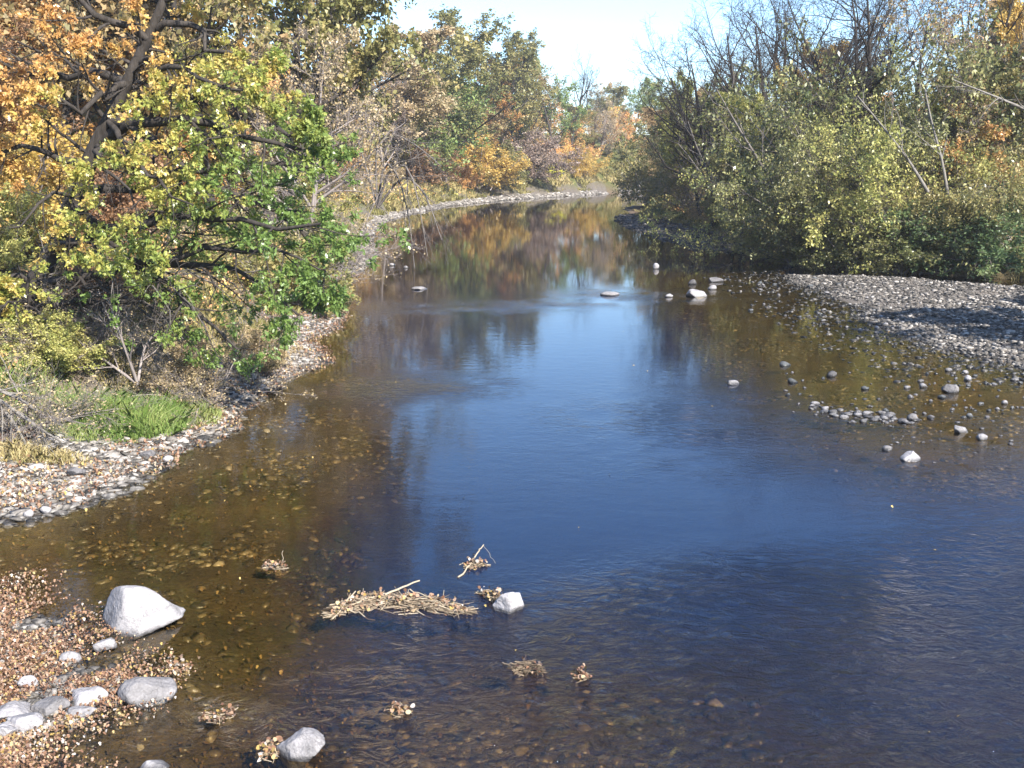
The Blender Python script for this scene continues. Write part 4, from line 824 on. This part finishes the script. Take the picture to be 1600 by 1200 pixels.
# the big boulder: its own outline, ridge towards the sun-side face
def boulder():
    V, F = ICO4; px, py = 212, 985
    x, y = gp(px, py); rg = np.random.RandomState(2)
    planes = np.array([(-.8, -.5, .33, .5), (.55, -.62, .56, .60), (.3, .75, .5, .72), (-.25, -.95, .25, .66), (.9, .1, .32, .95), (-.35, .3, .9, .72), (.1, -.2, .97, .80), (-.6, .75, .2, .75), (.75, -.62, .05, .82), (0, 0, -1, .45)])
    N_ = nrm(planes[:, :3]); r = planes[None, :, 3]/np.maximum(V@N_.T, 1e-3); r = -np.log(np.exp(-r/.045).sum(1))*.045
    V2 = V*np.minimum(r, 1.3)[:, None]; V2 *= 1+(fbm(V*2+3, 2, 4)-.5)[:, None]*.07 + (fbm(V*8+1, 2, 3)-.5)[:, None]*.045
    V2[:, 2] *= 1 - .55*V2[:, 0]; V2[:, 0] += V2[:, 2]*.05; V2 *= np.array([.6, .5, .53]); V2[:, 2] += .15
    o = obj('boulder', mesh('boulder', V2, [F], [M_ROCK], {'tint': np.full(len(V), .72)}, True), loc=(x-.1, y+.22, 0))
    tag(o, 'largest pale boulder, smooth and rounded, standing in water beside the leafy shore', 'boulder')
boulder()
ROCKS = [
 (232, 1088, 84, .36, 'flat-topped pale grey rock half in water below the big boulder', .62),
 (136, 1096, 58, .28, 'low white rock lying on leaves beside the flat-topped grey rock', .9),
 (78, 1112, 46, .3, 'grey rounded stone at the shore between two white ones', .5),
 (132, 1118, 42, .3, 'small banded stone below the low white rock', .7),
 (18, 1120, 60, .3, 'broad pale slab at the frame edge on the near shore', .8),
 (35, 1138, 50, .4, 'pinkish white block below the broad pale slab', .85),
 (8, 1150, 46, .4, 'white stone at the very edge under the pinkish block', .9),
 (163, 1012, 34, .5, 'small white stone tucked against the foot of the big boulder', .85),
 (110, 1035, 30, .5, 'small pale stone set in leaves above the low white rock', .75),
 (45, 1072, 30, .5, 'small pale stone on pebbles near the frame edge', .8),
 (470, 1178, 74, .5, 'angular grey and white rock alone in the water at the bottom edge', .7),
 (796, 952, 50, .66, 'white rounded rock with wet rim, trailing a wisp of debris', .95),
 (240, 1200, 40, .3, 'half-cut pale stone at the bottom edge of the shore', .7),
 (262, 722, 18, .6, 'small white block at the tip of the shaded shore', .95),
 (232, 715, 24, .35, 'grey slab lying in shade beside the small white block', .4),
 (118, 742, 28, .4, 'grey stone in the shade patch on the shore', .4),
 (45, 808, 16, .6, 'white stone first at the waterline of the leafy shingle', .95),
 (72, 802, 16, .6, 'white stone second at the waterline of the leafy shingle', .95),
 (1422, 718, 30, .5, 'bright white block, the outermost rock of the shallows', .95),
 (1386, 703, 16, .5, 'small grey stone next to the bright white block', .5),
 (1500, 675, 22, .5, 'pale lumpy rock alone in shallows beyond the bright block', .7),
 (1533, 686, 18, .45, 'pale flat stone by the lumpy rock in the shallows', .8),
 (1426, 656, 18, .6, 'round grey rock at the end of the stone ridge', .5),
 (1087, 463, 34, .32, 'large low pale rock midstream, broadest of its cluster', .85),
 (1117, 440, 24, .3, 'grey flat rock behind the broad midstream rock', .4),
 (1081, 444, 14, .6, 'dark lump beside the grey flat midstream rock', .2),
 (1112, 452, 14, .5, 'small white rock between the two flat midstream rocks', .9),
 (1045, 464, 14, .45, 'small white rock left alone of the midstream cluster', .9),
 (1024, 420, 11, .8, 'small upright white rock upstream of the midstream cluster', .95),
 (953, 461, 32, .22, 'long flat pale rock slab in the open channel', .75),
 (1145, 600, 22, .3, 'tan flat stone alone in blue water', .6),
 (1484, 612, 24, .6, 'mossy grey hump among the shallows stones', .45),
 (1511, 594, 11, .8, 'bright white knob near the mossy hump', .98),
 (1300, 588, 16, .6, 'grey-blue dome stone, last of the three dark ones', .3),
 (655, 452, 26, .18, 'thin flat stone line in mid channel under the oak tips', .7),
 (612, 415, 10, .5, 'tiny white stone off the point below the drooping twigs', .9),
 (634, 419, 9, .5, 'tiny pale stone beside the white one off the point', .75),
]
for k, (px, py, w, hr, lab, ti) in enumerate(ROCKS):
    rock(px, py, w, hr, lab, 200+k, tint=ti, sub=ICO4 if w > 20 else ICO2, soft=.03)
rock(1226, 571, 20, .4, 'dark dome stone with a pale edge, highest of the three dark ones', 301, M_DARKROCK, .5)
rock(1237, 597, 17, .45, 'dark round stone between the tan flat stone and the grey-blue dome', 302, M_DARKROCK, .4)
# stone ridge and scattered stones of the shallows
rg = random.Random(9)
for k in range(90):
    f = rg.random(); px = 1268 + f*160 + rg.gauss(0, 4); py = 640 + (px-1268)*.12 + rg.gauss(0, 5)
    rock(px, py, rg.choice([5, 6, 7, 8, 9, 11, 13, 16]), rg.uniform(.22, .45), 'pale stone in the low ridge breaking the shallows before the gravel bar', 400+k, tint=rg.uniform(.25, .9), name='ridge_stone', cat='stone', group='stones of the low ridge in the shallows')
for k in range(150):
    px = rg.uniform(1225, 1600); py = rg.uniform(585, 660)-(rg.random()*12)
    if rg.random() > .35 + (px-1225)/600: continue
    rock(px, py, rg.choice([4, 5, 5, 6, 7, 8, 10, 12]), rg.uniform(.3, .6), 'small stone standing alone in the shallows around the low ridge', 500+k, M_DARKROCK if rg.random() < .4 else M_ROCK, rg.uniform(.4, .95), name='shallows_stone', cat='stone', group='scattered stones in the shallows')
for k in range(60):
    px = rg.uniform(1170, 1420); py = 445 + (px-1170)*.22 + rg.gauss(0, 22) + 15
    rock(px, py, rg.choice([4, 5, 6, 8, 9]), rg.uniform(.3, .6), 'small stone in the water along the edge of the gravel bar', 600+k, M_DARKROCK if rg.random() < .3 else M_ROCK, rg.uniform(.4, .9), name='edge_stone', cat='stone', group='stones in the water at the gravel bar edge')
for k in range(26):
    px = rg.uniform(1375, 1590); py = 672 + (px-1375)*.1 + rg.gauss(0, 16)
    rock(px, py, rg.choice([4, 5, 7, 8]), rg.uniform(.2, .4), 'flat pale stone awash near the bright white block', 700+k, tint=rg.uniform(.5, .9), name='awash_stone', cat='stone', group='flat stones awash near the white block')

# pale rock ledge on the far shore
x, y = gp(775, 301, .6); rock(775, 300, 62, .2, 'pale broken rock ledge under the yellow-orange bush', 330, tint=.8, name='rock_ledge', sub=ICO4, depth=.5)

# ------------------------------------------------------------------ driftwood and debris
def debris(name, label, cat, pxpts, width, hgt, nstraw, slen, seed, sticks=(), leaves_n=0, dark=0.0, group=None):
    rg = np.random.RandomState(seed); C_ = np.array([gp(*p) for p in pxpts]); s = np.r_[0, np.cumsum(np.hypot(*np.diff(C_, axis=0).T))]
    t = rg.rand(nstraw)*s[-1]; cx = np.interp(t, s, C_[:, 0]); cy = np.interp(t, s, C_[:, 1]); u = t/s[-1]
    env = np.sin(np.pi*np.clip(u, .03, .97))**.6; off = rg.normal(size=nstraw)*width*.4*env
    tx = np.interp(np.clip(t+.05, 0, s[-1]), s, C_[:, 0])-np.interp(np.clip(t-.05, 0, s[-1]), s, C_[:, 0]); ty = np.interp(np.clip(t+.05, 0, s[-1]), s, C_[:, 1])-np.interp(np.clip(t-.05, 0, s[-1]), s, C_[:, 1])
    T = nrm(np.c_[tx, ty]); p0 = np.c_[cx-T[:, 1]*off, cy+T[:, 0]*off, hgt*env*np.exp(-(off/(width*.5))**2)*rg.rand(nstraw)+.005]
    d = nrm(np.c_[T + rg.normal(size=(nstraw, 2))*.55, rg.normal(size=nstraw)*.12]); L = slen*rg.uniform(.3, 1.2, nstraw)
    P = np.stack([p0-d*L[:, None]*.5, p0+rg.normal(size=(nstraw, 3))*.012, p0+d*L[:, None]*.5], 1); P[..., 2] = np.maximum(P[..., 2], -.01)
    V, F = tubes(P, np.full((nstraw, 3), .0065)*rg.uniform(.5, 1.3, (nstraw, 1)), 4); o = np.array([*C_.mean(0), 0])
    e = empty(name, tuple(o)); tag(e, label, cat, group)
    obj('reed_mat', mesh(name+'_reeds', V-o, [F], [M_STRAW], {'tint': np.repeat(np.clip(rg.rand(nstraw)*.9-dark, 0, 1), 12)}), e)
    if leaves_n:
        k = rg.randint(0, nstraw, leaves_n); lp = np.stack([p0[k], p0[k]+[0, 0, .02]], 1)
        V, F, pos, m, b = leaves(np.repeat(lp, 2, 0), 1, .05, rg, OAK[::2]*np.array([1.1, 1]), jit=.035, droop=0, flat=.6, fold=.3); V[:, 2] = np.maximum(V[:, 2], .004)
        tag(obj('leaf_litter', mesh(name+'_leaves', V-o, [F], [M_LITTER], {'tint': np.repeat(np.clip(.6+rg.normal(size=leaves_n*2)*.25-dark, 0, 1), m)}), e), kind='stuff')
    for (a, za), (b_, zb), r in sticks:
        A = np.array([*gp(*a), za]); B = np.array([*gp(*b_), zb]); w = np.linspace(0, 1, 7)[:, None]; Q = A+(B-A)*w + rg.normal(size=(7, 3))*.012
        V, F = tubes(Q[None], (r*np.linspace(1, .7, 7))[None], 6)
        obj('stick', mesh('stick', V-o, [F], [M_STRAW], {'tint': np.full(len(V), .8-dark)}, True), e)
    return e
debris('driftwood_mat', 'long crescent mat of reeds, leaves and sticks stranded midstream', 'driftwood', [(520, 962), (545, 948), (590, 938), (640, 945), (690, 948), (728, 958)], .34, .1, 750, .36, 1,
       [(((600, 940), .12), ((657, 926), .2), .018), (((520, 970), .0), ((555, 935), .12), .014), (((690, 945), .08), ((737, 958), .02), .014), (((540, 955), .05), ((585, 968), .0), .012), (((640, 935), .15), ((680, 945), .08), .01)], 260)
debris('driftwood_stick', 'slanting snapped stick with a knot of leaves floating above the crescent mat', 'driftwood', [(730, 888), (745, 882), (758, 884)], .16, .08, 90, .2, 2, [(((718, 903), .0), ((741, 878), .07), .016), (((741, 878), .07), ((755, 865), .16), .014), (((755, 865), .16), ((775, 882), .03), .004)], 40)
debris('leaf_tuft', 'small tuft of dead leaves with an upright twig in the brown water', 'driftwood', [(412, 888), (428, 886), (444, 890)], .2, .07, 90, .2, 3, [(((440, 886), .02), ((444, 874), .16), .006)], 60)
debris('debris_wisp', 'wisp of straw caught on the white rounded rock', 'driftwood', [(750, 928), (765, 930), (778, 938), (782, 950)], .14, .1, 160, .18, 4, [], 60)
debris('dark_tuft', 'dark tuft of wet weed with a trailing stick in rippled water', 'driftwood', [(808, 1046), (822, 1044), (842, 1050)], .2, .09, 170, .22, 5, [(((784, 1038), .03), ((815, 1044), .05), .009)], 20, .35)
debris('leaf_knot', 'round knot of brown leaves beside the dark weed tuft', 'driftwood', [(900, 1058), (908, 1056), (918, 1060)], .16, .04, 35, .12, 6, [], 26, .1)
debris('leaf_knot', 'knot of tan leaves in dark ripples below the crescent mat', 'driftwood', [(612, 1112), (625, 1110), (638, 1113)], .2, .04, 35, .12, 7, [], 36, 0)
debris('leaf_knot', 'knot of leaves between the big boulder and the flat-topped grey rock', 'driftwood', [(264, 1045), (278, 1042), (292, 1046)], .2, .04, 35, .12, 8, [], 42, -.1)
debris('leaf_knot', 'leaf clump pressed against the angular rock at the bottom edge', 'driftwood', [(412, 1178), (422, 1174), (434, 1178)], .22, .04, 35, .12, 9, [], 50, -.1)
debris('leaf_knot', 'leaf heap awash above the shaded foreground shore', 'driftwood', [(320, 1122), (340, 1118), (358, 1124)], .25, .04, 35, .12, 10, [], 60, 0)
print('objects', len(bpy.data.objects))

# ------------------------------------------------------------------ air: far things fade a little
hv, n, l, out = new_mat('pale_air')
pv = n.new('ShaderNodeVolumePrincipled'); pv.inputs['Color'].default_value = (.95, .95, 1, 1); pv.inputs['Density'].default_value = 0.0003; pv.inputs['Anisotropy'].default_value = 0.2
l.new(pv.outputs[0], out.inputs['Volume'])
hx0, hx1, hy0, hy1, hz0, hz1 = -1000, 1000, -90, 1750, -3.0, 70
HV = np.array([(x, y, z) for z in (hz0, hz1) for x, y in ((hx0, hy0), (hx1, hy0), (hx1, hy1), (hx0, hy1))], float)
HF = np.array([(0, 3, 2, 1), (4, 5, 6, 7), (0, 1, 5, 4), (1, 2, 6, 5), (2, 3, 7, 6), (3, 0, 4, 7)])
tag(obj('haze', mesh('haze', HV, [HF], [hv])), kind='stuff')
S.cycles.volume_bounces = 0
